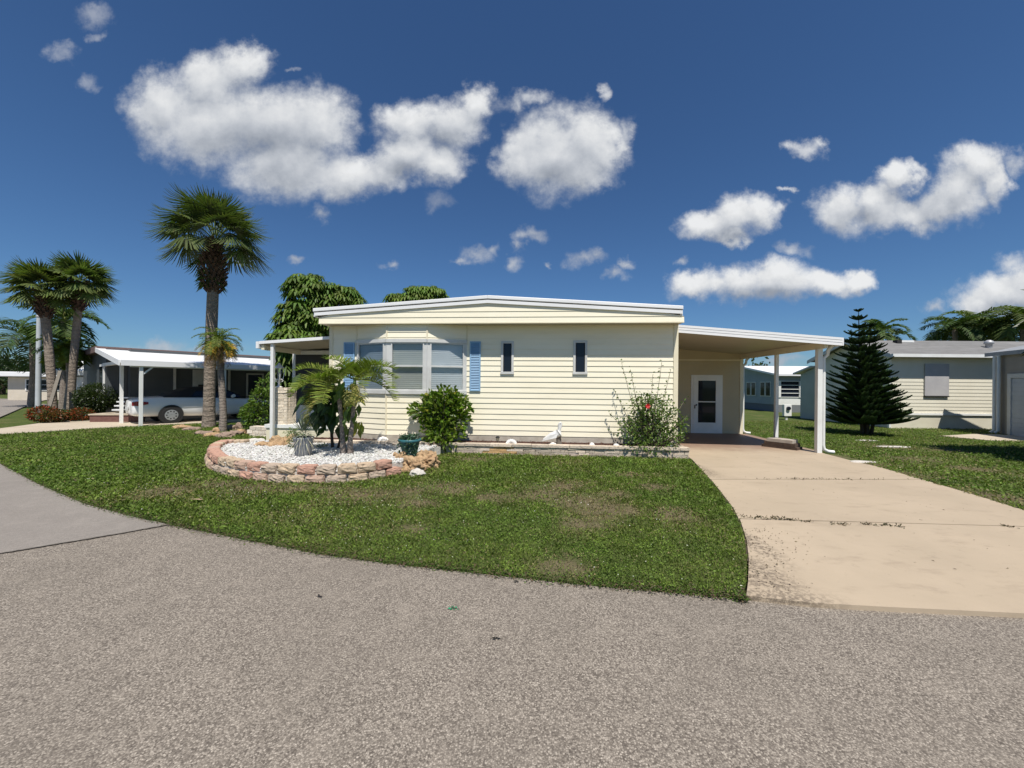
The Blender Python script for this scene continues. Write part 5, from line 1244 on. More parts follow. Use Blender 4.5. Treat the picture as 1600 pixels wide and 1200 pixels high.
for i, (x, y) in enumerate(((24, 40), (32, 36), (-12, 44), (2, 48), (14, 46), (-24, 40))):
    clumptree(('tree far behind the homes, number %s from the left' % ('four', 'five', 'two', 'three', 'six', 'one')[i]) if False else ('distant tree hidden low behind the homes, ' + ('rightward', 'far right', 'left of centre', 'central', 'right of centre', 'far left')[i]), x, y, 3.6, 3.2, (.045, .07, .02), 'distant trees behind the homes', 1000)
# street tree outside the frame whose crown shades the side lawn
clumptree('street tree right of the view shading the side lawn', 13.0, 7.6, 4.0, 1.6, (.05, .08, .02), None, 2600)
# ------------------------------------------------------------------ curved planting bed in front of the bay
bedpx = [(600, 706), (340, 700), (322, 716), (330, 732), (358, 746), (400, 754), (450, 758), (510, 758), (560, 755), (605, 748), (645, 738), (672, 726)]
front = [G(*p) for p in [(392, 705), (345, 707), (322, 720), (328, 735), (357, 747), (400, 754), (450, 757.5), (510, 758), (560, 755), (603, 748), (643, 738)]]
curve = smoothline(front, 24)
cum = [0]
for i in range(1, len(curve)): cum.append(cum[-1] + math.dist(curve[i], curve[i-1]))
def on_curve(s_):
    s_ = max(0, min(cum[-1] - 1e-4, s_)); i = max(j for j in range(len(cum)) if cum[j] <= s_); i = min(i, len(curve) - 2)
    f = (s_ - cum[i]) / max(cum[i+1] - cum[i], 1e-6); p = Vector(curve[i]).lerp(Vector(curve[i+1]), f); d = (Vector(curve[i+1]) - Vector(curve[i])).normalized(); return p, d
blockm = {}
def blockmat(k):
    if k not in blockm:
        a = [((.52, .31, .23), (.46, .27, .20), (.30, .18, .14)), ((.56, .43, .30), (.48, .37, .26), (.26, .20, .14)), ((.50, .40, .31), (.43, .34, .26), (.22, .17, .14)), ((.52, .35, .27), (.45, .32, .24), (.28, .2, .16))][k]
        blockm[k] = stonemat('wall_block_' + 'pink tan grey rose'.split()[k], *a, attr=False)
    return blockm[k]
def roughblock(L, D_, H, seed):
    """split-faced block: fine grid on the front, chamfered"""
    rg = np.random.default_rng(seed); bm = bmesh.new(); bmesh.ops.create_cube(bm, size=1.0)
    for v in bm.verts:
        v.co.x *= L; v.co.y *= D_; v.co.z *= H
        if v.co.y > 0: v.co.x *= .78
    bmesh.ops.bevel(bm, geom=bm.edges[:], offset=.017, segments=1, affect='EDGES')
    bmesh.ops.subdivide_edges(bm, edges=bm.edges[:], cuts=3, use_grid_fill=True)
    for v in bm.verts:
        k = 1.0 if v.co.y < -D_ * .35 else .25
        v.co += Vector(rg.normal(0, .0045 * k, 3))
        if v.co.y < -D_ * .45 and abs(v.co.z) < H * .36 and abs(v.co.x) < L * .42: v.co.y -= .012 + rg.uniform(-.006, .008)
    me = bpy.data.meshes.new('wall_block'); bm.to_mesh(me); bm.free(); return me
bmesh_ = [roughblock(.290, .20, .136, 10 + i) for i in range(7)]
ORD = 'first second third fourth fifth sixth seventh eighth ninth tenth eleventh twelfth thirteenth fourteenth fifteenth sixteenth seventeenth eighteenth nineteenth twentieth twenty-first twenty-second twenty-third twenty-fourth twenty-fifth'.split()
cn = ['salmon pink', 'tan', 'greyish', 'rose']
top_c = [1, 3, 0, 1, 0, 3, 0, 0, 0, 0, 1, 1, 3, 0, 2, 1, 0, 2, 1, 1, 0, 2]; bot_c = [2, 1, 3, 0, 1, 3, 1, 3, 1, 3, 2, 2, 1, 0, 3, 2, 1, 3, 2, 1, 2, 0]
for row in (0, 1):
    s_ = .15 if row else .0; k = 0
    while s_ < cum[-1] - (.28 if row else .1):
        p, d = on_curve(s_); nrm_ = Vector((d.y, -d.x))       # outward of the bed
        if nrm_.dot(Vector((-3.2, 7.0)) - p) > 0: nrm_ = -nrm_
        c = (top_c if row else bot_c)[k % 22]
        me = bmesh_[(k * 3 + row) % 7].copy() ; me.materials.clear(); me.materials.append(blockmat(c))
        o = bpy.data.objects.new('wall_block', me); col.objects.link(o)
        q = p - nrm_ * (.10 + (.03 if row else 0)) + nrm_ * rng.uniform(-.012, .012)
        o.location = (q.x, q.y, .078 + row * .148 + (rng.uniform(-.004, .004)))
        o.rotation_euler = (rng.uniform(-.02, .02), rng.uniform(-.02, .02), math.atan2(-nrm_.y, -nrm_.x) - math.pi / 2 + rng.uniform(-.05, .05))
        tag(o, '%s block, %s from left in the %s row of the bed edging' % (cn[c], ORD[k], 'upper' if row else 'lower'), 'wall block', 'blocks edging the curved bed')
        s_ += .322; k += 1
inner = [(p[0], p[1]) for p in curve]
bedpoly = inner + [G(690, 712), HF.w(W(700, 700, PV)[0], PV - .005), HF.w(UPL + .15, PV - .005), G(398, 700)]
cxm = sum(p[0] for p in bedpoly) / len(bedpoly); cym = sum(p[1] for p in bedpoly) / len(bedpoly)
def shrink(pts, k): return [((x - cxm) * (1 - k) + cxm, (y - cym) * (1 - k) + cym) for x, y in pts]
bedin = shrink(bedpoly, .055)
BZ = .215
tag(polysheet('bed_soil', bedin, BZ - .02, pm('bed_soil', (.60, .57, .52), (.45, .41, .36), 20, .95, .6, 60), .2), kind='structure')
# white pebbles
npb = 15000
xs = rng.uniform(min(p[0] for p in bedin), max(p[0] for p in bedin), npb * 3); ys = rng.uniform(min(p[1] for p in bedin), max(p[1] for p in bedin), npb * 3)
ok = inpoly(xs, ys, bedin); xs = xs[ok][:npb]; ys = ys[ok][:npb]
dx, dy = G(650, 716); keep = rng.random(len(xs)) > .75 * np.exp(-(((xs - dx + .45) / .55) ** 2 + ((ys - dy - .25) / .4) ** 2)); xs = xs[keep]; ys = ys[keep]; n = len(xs)
bmm = bmesh.new(); bmesh.ops.create_icosphere(bmm, subdivisions=1, radius=1); iv = np.array([v.co[:] for v in bmm.verts]); fi = np.array([[v.index for v in f.verts] for f in bmm.faces]); bmm.free()
rad = rng.uniform(.008, .021, n); ang = rng.uniform(0, 6.28, n); c_, s_ = np.cos(ang), np.sin(ang)
vv_ = iv[None] * rng.uniform(.75, 1.3, (n, 12, 1)) * rad[:, None, None] * np.array([1.3, .9, .65])
vx = vv_[..., 0] * c_[:, None] - vv_[..., 1] * s_[:, None]; vy = vv_[..., 0] * s_[:, None] + vv_[..., 1] * c_[:, None]
Vv = np.stack([vx + xs[:, None], vy + ys[:, None], vv_[..., 2] + BZ + rng.uniform(-.012, .015, n)[:, None]], 2)
F = Vv[:, fi].reshape(-1, 3, 3); pc = np.repeat(vary((.58, .57, .54), n, .03, .18), 20, axis=0)
pebm = leafmat('white_pebble', trans=0, rough=.75, spec=.3)
tag(soup('white_pebbles', [(F, np.clip(pc, 0, .85))], pebm), kind='stuff')

def rock(name, label, loc, size, mat, seed, rough=.25, cat='rock', group=None, sub=3, flat=1.0, rz=0):
    rg = np.random.default_rng(seed); bm = bmesh.new(); bmesh.ops.create_icosphere(bm, subdivisions=sub, radius=1)
    k = rg.normal(0, 1, (14, 3)); ph = rg.uniform(0, 6, 14); fr = rg.uniform(1.5, 11, 14)
    k = k / np.linalg.norm(k, axis=1, keepdims=True)
    for v in bm.verts:
        c = np.array(v.co); h = sum(math.sin(fr[i] * float(k[i] @ c) * 2.2 + ph[i]) / fr[i] ** .9 for i in range(14)) * rough * .42 + rg.normal(0, .03)
        v.co = Vector(c * (1 + h) * np.array(size)); v.co.z = max(v.co.z, -size[2] * .5)
    me = bpy.data.meshes.new(name); bm.to_mesh(me); bm.free(); me.materials.append(mat)
    o = bpy.data.objects.new(name, me); col.objects.link(o); o.location = loc; o.rotation_euler = (0, 0, rz)
    return tag(o, label, cat, group)
coral = stonemat('coral_rock', (.50, .35, .20), (.36, .23, .13), (.10, .065, .04), attr=False)
slate = stonemat('brown_slab', (.34, .25, .19), (.26, .19, .15), (.12, .09, .07), attr=False)
whrock = stonemat('white_rock', (.62, .58, .52), (.55, .51, .46), (.35, .31, .27), attr=False)
def rk(px, py, z, size, mat, seed, label, **kw):
    x, y = G(px, py, z); return rock('rock', label, (x, y, z), size, mat, seed, **kw)
rk(624, 722, .12, (.20, .16, .17), coral, 1, 'leftmost orange coral rock beneath the teal pot', rough=.5, sub=4)
rk(646, 728, .12, (.19, .16, .15), coral, 2, 'middle orange coral rock in front of the teal pot', rough=.5, sub=4)
rk(668, 722, .12, (.24, .18, .20), coral, 3, 'pitted coral rock at the right end of the curved bed', rough=.6, sub=4)
rk(652, 742, .03, (.14, .11, .10), whrock, 4, 'small pale stone at the foot of the right bed end', rough=.4)
rk(676, 700, .15, (.14, .12, .13), slate, 5, 'brown rock between the coral rock and the planter wall', rough=.4)
rk(412, 702, .12, (.26, .22, .16), coral, 6, 'orange rock at the left back corner of the bed', rough=.45, sub=4)
rk(436, 699, .15, (.26, .24, .22), coral, 7, 'largest orange rock left of the grey potted yucca', rough=.5, sub=4)
rk(455, 692, .15, (.2, .18, .2), coral, 8, 'orange brown rock beside the grey pot', rough=.5, sub=4)
rk(398, 690, .08, (.2, .15, .1), whrock, 9, 'flat pale rock left of the orange rocks', rough=.4)
# slabs round the tall palm
slabs = [(283, 670, .55, .3, .10), (300, 673, .5, .3, .09), (318, 680, .5, .28, .10), (333, 683, .45, .28, .10), (352, 684, .5, .3, .12), (368, 681, .45, .3, .13), (380, 679, .4, .3, .12), (360, 673, .35, .28, .16), (374, 672, .25, .2, .2), (340, 676, .3, .25, .12)]
for i, (px, py, a, b_, h) in enumerate(slabs):
    x, y = G(px, py); rock('rock_slab', 'brown flat slab, %s from the left in the pile around the tall palm' % ORD[sorted(range(10), key=lambda j: slabs[j][0]).index(i)], (x, y, .04), (a * .55, b_ * .6, h), slate if i % 3 else coral, 30 + i, .35, 'rock', 'slabs around the tall palm', 3, rz=rng.uniform(-.4, .4))
# low white stone wall behind the porch post
x, y = P(395, 600, 11.3).xy
t = thing('stone_border', 'low whitewashed stone border left of the thin porch post', 'stone border', (x, y, 0), R(-14))
bx = []
for r in range(3):
    u = -.1 - .1 * (r % 2)
    while u < .85: bx.append((u, 0, r * .11 + .0, u + .2, .25, r * .11 + .10, (1.5 * rng.uniform(.85, 1.1),) * 3)); u += .215
soup('stones', [stonerow(bx)], M['planter'], t)

# potted yucca in a grey pot
x, y = G(474, 712, BZ)
t = thing('potted_yucca', 'spiky grey green yucca in a weathered grey pot on the white pebbles', 'potted plant', (x, y, BZ))
m_ = MB(); m_.lathe([(0, 0), (.13, 0), (.14, .02), (.15, .10), (.165, .26), (.18, .33), (.185, .36), (.165, .36), (.15, .30), (0, .28)], n=20); m_.build('pot', pm('weathered_grey_pot', (.26, .27, .28), (.19, .20, .21), 7, .85, .3, 50, dirt=(.4, .38, .34), damt=.4, dscale=3), t)
g = []
for i in range(120):
    az = i * 2.39996; q = i / 120; el = -1.0 + 2.5 * q; L = rng.uniform(.26, .38) * (.8 + .3 * abs(math.sin(el)))
    D = np.array([[math.cos(az) * math.cos(el), math.sin(az) * math.cos(el), math.sin(el)]]); o = np.array([[math.cos(az) * .03, math.sin(az) * .03, .36 + .14 * q]])
    g.append(leafsoup(o, D, np.array([[0, 0, 1.]]) if abs(el) < 1.3 else np.array([[1., 0, 0]]), np.array([L]), np.array([.024]), vary((.20, .24, .17) if q > .4 else (.33, .31, .24), 1, .06, .25), droop=.35 if el < .7 else .05, mid=.35))
soup('leaves', g, LMD, t)
x, y = G(458, 702, BZ); shrub('small_shrub', 'twiggy pale green plant behind the grey potted yucca', (x, y + .25, .1), [(0, 0, .25, .28, .2, .2), (-.15, 0, .4, .18, .15, .15), (.5, -.05, .12, .14, .12, .1)], 500, (.16, .20, .07), .06, .028, 14, shell=.2)
# teal pot
x, y = G(640, 712, BZ)
t = thing('teal_pot', 'teal plastic flower pot with trailing plants on the coral rocks', 'flower pot', (x, y, BZ + .02))
m_ = MB(); m_.lathe([(0, 0), (.13, 0), (.14, .02), (.19, .25), (.20, .25), (.215, .26), (.22, .31), (.20, .31), (.185, .27), (0, .26)], n=24); m_.build('pot', pm('teal_plastic', (.03, .13, .15), (.025, .11, .13), 4, .5, dirt=(.15, .2, .2), damt=.3, dscale=4), t)
n = 420; a = rng.uniform(0, 6.28, n); r = .19 * np.sqrt(rng.random(n)); pts = np.stack([np.cos(a) * r, np.sin(a) * r, .27 + rng.uniform(0, .12, n)], 1)
k = 160; a2 = rng.uniform(3.4, 6.0, k); pts = np.concatenate([pts, np.stack([np.cos(a2) * .21, np.sin(a2) * .21, rng.uniform(.0, .3, k)], 1)])
soup('plant', [leafsoup(pts, rdir(len(pts), .3), rdir(len(pts), 1), rng.uniform(.04, .08, len(pts)), rng.uniform(.02, .035, len(pts)), vary((.05, .10, .06), len(pts), .15, .4), .3)], LM, t)

# christmas palms: two leaning trunks with short full crowns
xb, yb = G(541, 709, BZ)
t = thing('christmas_palm', 'short double trunk palm with recurved leaves growing from the white pebbles', 'palm tree', (xb, yb, BZ))
tops = [P(530, 622, yb - .02), P(554, 617, yb + .1)]; bases = [(-.06, 0, 0), (.07, .02, 0)]
for tp, bs in zip(tops, bases):
    m_ = MB(); q = (tp.x - xb, tp.y - yb, tp.z - BZ); mid_ = ((bs[0] + q[0]) / 2 + (bs[0] - q[0]) * .12, (bs[1] + q[1]) / 2, q[2] * .5)
    m_.tube([bs, ((bs[0] * 2 + mid_[0]) / 3, 0, q[2] * .22), mid_, tuple((mid_[i] + q[i]) / 2 for i in range(3)), q], [.068, .048, .040, .038, .045], 14); m_.build('trunk', BARKG, t)
    m_ = MB(); m_.tube([q, (q[0], q[1], q[2] + .16), (q[0], q[1], q[2] + .34)], [.055, .042, .02], 12); m_.build('crownshaft', pm('green_crownshaft', (.15, .24, .06), (.12, .19, .05), 5, .5), t)
g1 = []
for (tp, azs) in ((tops[0], [(3.1, .5), (3.5, .3), (2.5, .7), (4.2, .45), (1.2, .9), (5.2, .7), (3.3, .9), (2.9, .1), (.4, 1.1), (4.7, .2)]), (tops[1], [(.0, .65), (-.35, .45), (.5, .9), (5.3, .5), (4.6, .8), (-.1, .15), (1.5, .9), (3.0, 1.2), (-.6, .9), (4.0, .5)])):
    o = (tp.x - xb, tp.y - yb, tp.z - BZ + .3)
    for az, el in azs:
        g1 += feather(o, az + rng.uniform(-.1, .1), el, rng.uniform(.78, .98), 30, .30, .024, (.14, .18, .03), curve=1.3, vee=.7, ldroop=.12)
soup('crown', g1, LMP, t)
g1 = []
o = (tops[0].x - xb, tops[0].y - yb, tops[0].z - BZ + .22)
for az, el in ((3.0, -.1), (2.7, .1), (3.6, -.35)): g1 += feather(o, az, el, 1.0, 24, .24, .022, (.42, .38, .12), curve=1.3, vee=.7, ldroop=.4)
o = (tops[1].x - xb, tops[1].y - yb, tops[1].z - BZ + .2)
for az, el in ((4.9, -.1), (5.4, .05)): g1 += feather(o, az, el, .55, 18, .2, .02, (.42, .38, .12), curve=1.6, vee=.6, ldroop=.5)
soup('yellowed_fronds', g1, LMP, t)
# climbing philodendron behind the palms
x, y = G(520, 700, BZ); t = thing('climbing_philodendron', 'dark large leaved vine hanging behind and around the short double trunk palm', 'vine', (x, y, .18))
def bigleaf(cx_, cy_, Yd, spx_, spy_, k, L, Wd, colr):
    c = P(cx_, cy_, Yd); pts = np.stack([c.x - x + rng.normal(0, spx_ / 600 * Yd, k), c.y - y + rng.normal(0, .10, k), c.z - .18 + rng.normal(0, spy_ / 600 * Yd, k)], 1)
    D = np.stack([rng.normal(0, .35, k), rng.uniform(-.7, .1, k), rng.uniform(-1.3, -.5, k)], 1); U = np.stack([rng.normal(0, .35, k), np.full(k, -1.0), rng.uniform(.1, .7, k)], 1)
    return leafsoup(pts, D, U, L * rng.uniform(.7, 1.15, k), Wd * rng.uniform(.8, 1.15, k), vary(colr, k, .12, .4), droop=.12, fold=.10, mid=.42)
soup('leaves', [bigleaf(503, 608, 8.0, 13, 9, 34, .34, .17, (.045, .085, .02)), bigleaf(512, 632, 8.0, 13, 12, 46, .34, .17, (.035, .07, .018)), bigleaf(494, 616, 7.9, 7, 12, 16, .30, .15, (.07, .12, .025)), bigleaf(505, 650, 8.0, 8, 6, 16, .26, .14, (.04, .07, .02)),
      bigleaf(545, 612, 7.75, 5, 12, 26, .26, .12, (.13, .19, .035)), bigleaf(546, 645, 7.75, 6, 14, 24, .24, .11, (.10, .15, .03)), bigleaf(560, 662, 7.8, 3, 5, 9, .22, .10, (.26, .28, .05)), bigleaf(535, 625, 7.75, 2, 12, 8, .22, .10, (.25, .27, .05))], LM, t)
m_ = MB(); m_.tube([(0, 0, 0), (-.05, .02, .5), (-.02, 0, 1.0), (.05, 0, 1.3)], [.035, .03, .025, .02], 8); m_.tube([(.1, 0, 0), (.25, -.02, .5), (.3, 0, 1.1)], [.03, .025, .02], 8); m_.build('stems', BARKD, t)

# ------------------------------------------------------------------ ornaments in the long planter
orn = pm('white_cast_stone', (.74, .73, .71), (.64, .63, .60), 6, .7, .3, 60, dirt=(.4, .38, .33), dscale=4, damt=.35)
def hloc(px, py, v): q = hw(px, py, v); return q
q = hloc(869, 691, -.40)
t = thing('pelican_statue', 'white pelican statue with long neck standing in the planter near the wall middle', 'statue', (q[0], q[1], SZ), HF.a); t.scale = (1.15, 1.15, 1.12)
def skin_body(name, verts, edges, radii, mat, parent, sub=2):
    me = bpy.data.meshes.new(name); me.from_pydata(verts, edges, []); me.update(); me.materials.append(mat)
    o = bpy.data.objects.new(name, me); link(o, parent); sk_ = o.modifiers.new('skin', 'SKIN'); sk_.use_smooth_shade = True
    if not me.skin_vertices: me.skin_vertices.new()
    for i, r in enumerate(radii): me.skin_vertices[0].data[i].radius = r if isinstance(r, tuple) else (r, r)
    me.skin_vertices[0].data[0].use_root = True
    ss = o.modifiers.new('subsurf', 'SUBSURF'); ss.levels = sub; ss.render_levels = sub; return o
skin_body('body', [(.0, 0, .20), (-.10, 0, .175), (-.20, 0, .125), (-.27, 0, .09), (.05, 0, .24), (.065, 0, .30), (.055, 0, .37), (.06, 0, .43), (.085, 0, .455), (.10, 0, .44)],
  [(0,1),(1,2),(2,3),(0,4),(4,5),(5,6),(6,7),(7,8),(8,9)], [(.075, .08), (.07, .075), (.045, .045), (.018, .015), (.055, .06), .034, .028, .030, .034, .022], orn, t)
m_ = MB(); m_.tube([(.105, 0, .445), (.085, -.02, .36), (.07, -.03, .27)], [.018, .022, .006], 8); m_.build('bill', orn, t)
m_ = MB(); m_.add([(.03, -.075, .24), (-.12, -.09, .20), (-.30, -.05, .07), (-.16, -.085, .11), (.0, -.085, .15)], [(0,1,2,3,4)]); m_.add([(.03, -.085, .24), (-.12, -.10, .20), (-.30, -.06, .07), (-.16, -.095, .11), (.0, -.095, .15)], [(4,3,2,1,0)]); m_.build('wing', orn, t)
m_ = MB(); m_.tube([(.06, .02, 0), (.055, .02, .07), (.045, .02, .16), (.05, .02, .19)], [.06, .05, .05, .07], 10); m_.build('perch', pm('grey_brown_post', (.2, .17, .14), (.13, .11, .09), 12, .9, .5, 50), t)
rockw = [(864, 692, .07, .045, .045, 'pale lump of rock at the foot of the pelican statue'), (925, 691, .07, .05, .05, 'knobbly white shell like stone right of the pelican statue'), (598, 679.5, .13, .09, .09, 'rounded white boulder on the planter left of the teal pot'), (963, 689, .07, .05, .045, 'grey white stone left of the hibiscus'), (1048, 690, .07, .05, .05, 'small pale stone right of the hibiscus stems')]
for i, (px, py, a, b_, c_, lb) in enumerate(rockw):
    q = hloc(px, py, -.46); rock('white_stone', lb, (q[0], q[1], SZ + .01), (a, b_, c_ * 1.1), orn, 60 + i, .3, 'stone')
# clam shell
q = hloc(799, 690, -.48); t = thing('clam_shell', 'fluted white clam shell ornament standing open in the planter', 'shell', (q[0], q[1], SZ), HF.a)
m_ = MB(); vs_ = []; K = 22; RR = 6
for r in range(RR + 1):
    for k in range(K + 1):
        a = math.pi * (.08 + .84 * k / K); rr = .125 * r / RR; z = rr * math.sin(a) * (.95 + .07 * math.cos(k * 2 * math.pi / 3.1)); xx = rr * math.cos(a) * 1.05
        vs_.append((xx, -.05 * math.sin(math.pi * r / RR * .8) - .012 * math.cos(k * 2 * math.pi / 3.1) * r / RR, z + .0))
fs = [(r*(K+1)+k, r*(K+1)+k+1, (r+1)*(K+1)+k+1, (r+1)*(K+1)+k) for r in range(RR) for k in range(K)]
m_.add(vs_, fs, True); m_.add([(x_, .03, z_) for x_, y_, z_ in vs_], [f[::-1] for f in fs], True); m_.build('shell', orn, t)
# little path light
q = hloc(777.5, 688, -.42); t = thing('path_light', 'small dark capped path light left of the clam shell', 'garden light', (q[0], q[1], SZ), HF.a)
m_ = MB(); m_.lathe([(.012, 0), (.012, .06), (.035, .07), (.04, .13)], n=12); m_.build('lens', pm('smoky_lens', (.35, .33, .25), rough=.4), t); m_ = MB(); m_.lathe([(.05, .13), (.05, .145), (.03, .165), (0, .17)], n=12); m_.build('cap', M['darkgap'], t)

# stacked timbers behind the carport post
x, y = P(1232, 697, 11.0).xy
t = thing('timber_stack', 'low stack of dark timbers with a pale top behind the white carport corner post', 'timber', (*G(1255, 704), 0), R(125))
tm = pm('dark_timber', (.10, .065, .045), (.06, .04, .03), 8, .9, .4, 40)
for i in range(3):
    m_ = MB(); m_.box(.05 * i, .05, .02 + i * .085, .8 - .06 * i, .40, .10 + i * .085); m_.build('timber', tm if i < 2 else pm('pale_timber', (.45, .40, .33), (.35, .3, .25), 8, .9), t)
for i, (px, py) in enumerate(((1352, 690), (1395, 700), (1348, 724))):
    x, y = G(px, py); rock('paving_slab', ('flat pale slab in the grass near the pine', 'flat grey slab in the grass between pine and driveway', 'flat pale slab beside the driveway edge')[i], (x, y, .035), ((.32, .5, .28)[i], .12, .018), whrock, 80 + i, .2, 'slab')

# ------------------------------------------------------------------ grass
def soil_np(x, y):
    d = np.full(len(x), 9.0)
    for cx_, cy_, rx, ry in SOIL: d = np.minimum(d, np.hypot((x - cx_) / rx, (y - cy_) / ry))
    return d
def vnoise(x, y, s, seed):
    rg = np.random.default_rng(seed); tab = rg.random((64, 64)); X = x * s; Y = y * s; xi = np.floor(X).astype(int); yi = np.floor(Y).astype(int); fx = X - xi; fy = Y - yi; fx = fx*fx*(3-2*fx); fy = fy*fy*(3-2*fy)
    g = lambda a, b: tab[a % 64, b % 64]
    return (g(xi, yi) * (1-fx) + g(xi+1, yi) * fx) * (1-fy) + (g(xi, yi+1) * (1-fx) + g(xi+1, yi+1) * fx) * fy
def grassfield(name, poly, ymax, ncand, label=None, dens=1.0, dry=0.0):
    xs = np.array([p[0] for p in poly]); ys = np.array([p[1] for p in poly])
    x = rng.uniform(max(xs.min(), -19), min(xs.max(), 19), ncand); y = rng.uniform(ys.min(), min(ymax, ys.max()), ncand)
    r = np.hypot(x, y); pr = np.minimum(1, (4.0 / r) ** 1.5) * dens
    inb = inpoly(x, y, bedpoly)
    vis = (np.abs(x) < y * 1.42 + .5)
    m_ = (rng.random(ncand) < pr) & vis; x, y, r, inb = x[m_], y[m_], r[m_], inb[m_]
    ok = inpoly(x, y, poly) & ~inb & ~inpoly(x, y, padpoly) & ~inpoly(x, y, drv)
    u_l = (x - HF.o.x) * HF.ex.x + (y - HF.o.y) * HF.ex.y; v_l = (x - HF.o.x) * HF.ey.x + (y - HF.o.y) * HF.ey.y
    ok &= ~((v_l > PV - .02) & (u_l > UL - 1.6) & (u_l < 3.8))
    x, y, r = x[ok], y[ok], r[ok]
    sd_ = soil_np(x, y) + (vnoise(x, y, 3.5, 1) - .5) * 1.0 + (vnoise(x, y, 11, 2) - .5) * .7
    pat = vnoise(x, y, .9, 3) * .6 + vnoise(x, y, 2.7, 4) * .4; fine = vnoise(x, y, 7, 9)
    keep = rng.random(len(x)) < np.clip((sd_ - .1) * 1.1, .42, 1); x, y, r, sd_, pat, fine = [a[keep] for a in (x, y, r, sd_, pat, fine)]
    n = len(x); print(name, n); sc_ = np.clip(r / 4.2, .85, 2.1)
    P0 = np.stack([x, y, np.full(n, .022)], 1)
    dryp = np.clip(1.6 - sd_, 0, 1) * .5 + np.clip(pat - .52, 0, 1) * 1.7 + dry + .05
    isdry = rng.random(n) < np.clip(dryp, .03, .85)
    g1_ = np.array([.088, .138, .022]); g2 = np.array([.155, .20, .036]); q = np.clip(pat[:, None] * 1.3 - .15 + rng.uniform(-.3, .3, (n, 1)), 0, 1)
    C = (g1_ * (1 - q) + g2 * q) * (.62 + .7 * fine[:, None]) * rng.uniform(.65, 1.35, (n, 1)); C[isdry] = vary((.20, .16, .085), int(isdry.sum()), .1, .4)
    broad = rng.random(n) < np.clip(.55 - (pat - .5), .2, .7)
    z = np.array([0, 0, 1.0]); a = rng.uniform(0, 6.28, n)
    # blades
    b_ = ~broad; nb = int(b_.sum()); lean = rng.uniform(.2, 1.1, nb); D = nrm(np.stack([np.cos(a[b_]) * lean, np.sin(a[b_]) * lean, np.ones(nb)], 1)); D[isdry[b_], 2] *= .35
    S = np.stack([-np.sin(a[b_] + .6), np.cos(a[b_] + .6), np.zeros(nb)], 1); L = rng.uniform(.022, .055, nb)[:, None] * np.clip(sc_[b_], 1, 1.5)[:, None]; w = (.0032 * sc_[b_])[:, None]
    B = P0[b_]; Mp = B + D * L * .6; T = B + D * L + (D * np.array([1, 1, 0])) * L * .45
    V1 = np.stack([B - S * w, B + S * w, Mp + S * w * .8, T, Mp - S * w * .8], 1)
    # small round leaves of the weeds between
    w_ = broad; nw_ = int(w_.sum()); Dl = nrm(np.stack([np.cos(a[w_]), np.sin(a[w_]), rng.uniform(-.1, .9, nw_)], 1)); U = rdir(nw_, 1.6); Sl = nrm(np.cross(Dl, U)); Ll = (rng.uniform(.011, .022, nw_) * sc_[w_])[:, None]
    Bl = P0[w_] + z * rng.uniform(.004, .035, (nw_, 1)); V2 = np.stack([Bl, Bl + Dl * Ll * .5 + Sl * Ll * .42, Bl + Dl * Ll, Bl + Dl * Ll * .5 - Sl * Ll * .42], 1)
    Cw = C[w_] * np.array([1.0, 1.1, .95])
    return tag(soup(name, [(V1, C[b_]), (V2, Cw)], GRASSM), kind='stuff')
grassfield('grass', lawn_poly, 17, 1700000)
grassfield('side_grass', right_edge, 18, 1100000, dry=.12)
# grass overhanging the kerb line
# fallen white petals on the lawn, leaf litter on the drive, weeds in the joints
n = 1500; x = rng.uniform(-9, 2, n); y = rng.uniform(2.9, 8, n); cl = vnoise(x, y, 1.3, 12) > .5; x, y = x[cl], y[cl]; ok = inpoly(x, y, lawn_poly) & ~inpoly(x, y, bedpoly) & (y < 8.0); x, y = x[ok], y[ok]
for (px, py, k) in ((375, 775, 26), (392, 780, 20), (505, 830, 10), (560, 800, 12), (285, 735, 6)):
    cx_, cy_ = G(px, py); x = np.concatenate([x, cx_ + rng.normal(0, .16, k)]); y = np.concatenate([y, cy_ + rng.normal(0, .12, k)])
n = len(x); V, C = leafsoup(np.stack([x, y, rng.uniform(.05, .075, n)], 1), rdir(n) * np.array([1, 1, .3]), rdir(n, 2), rng.uniform(.008, .022, n), rng.uniform(.007, .014, n), vary((.62, .62, .50), n, .04, .15))
tag(soup('fallen_petals', [(V, C)], LMD), kind='stuff')
pts = []
def along_line(a, b, k, sp):
    a = np.array(a); b = np.array(b); t_ = rng.random(k)[:, None]; pts.append(a + (b - a) * t_ + rng.normal(0, sp, (k, 2)))
for px0, px1, py0, py1, k in ((1160, 1200, 811, 813, 50), (1205, 1245, 813, 816, 70), (1250, 1270, 817, 819, 25), (1300, 1326, 822, 823, 40), (1346, 1368, 823, 824, 36), (1380, 1394, 824, 826, 26), (1400, 1412, 826, 827, 18), (1570, 1584, 826, 827, 20), (1225, 1330, 750, 751, 60), (1180, 1420, 751, 751, 40)):
    along_line(G(px0, py0 + 1.5), G(px1, py1 + 1.5), k, .014)
wd = np.concatenate(pts); n = len(wd)
V, C = leafsoup(np.column_stack([wd, np.full(n, .038)]), rdir(n, .8), rdir(n, 1), rng.uniform(.02, .07, n), rng.uniform(.008, .016, n), vary((.09, .075, .035), n, .2, .5), .3)
tag(soup('joint_weeds', [(V, C)], LMD), kind='stuff')
n = 200; x = np.abs(rng.normal(0, .28, n)); y = rng.uniform(2.95, 4.3, n); ex0 = np.interp(y, [G(1166, 936)[1], G(1169, 880)[1], G(1164, 850)[1], G(1150, 812)[1]], [G(1166, 936)[0], G(1169, 880)[0], G(1164, 850)[0], G(1150, 812)[0]])
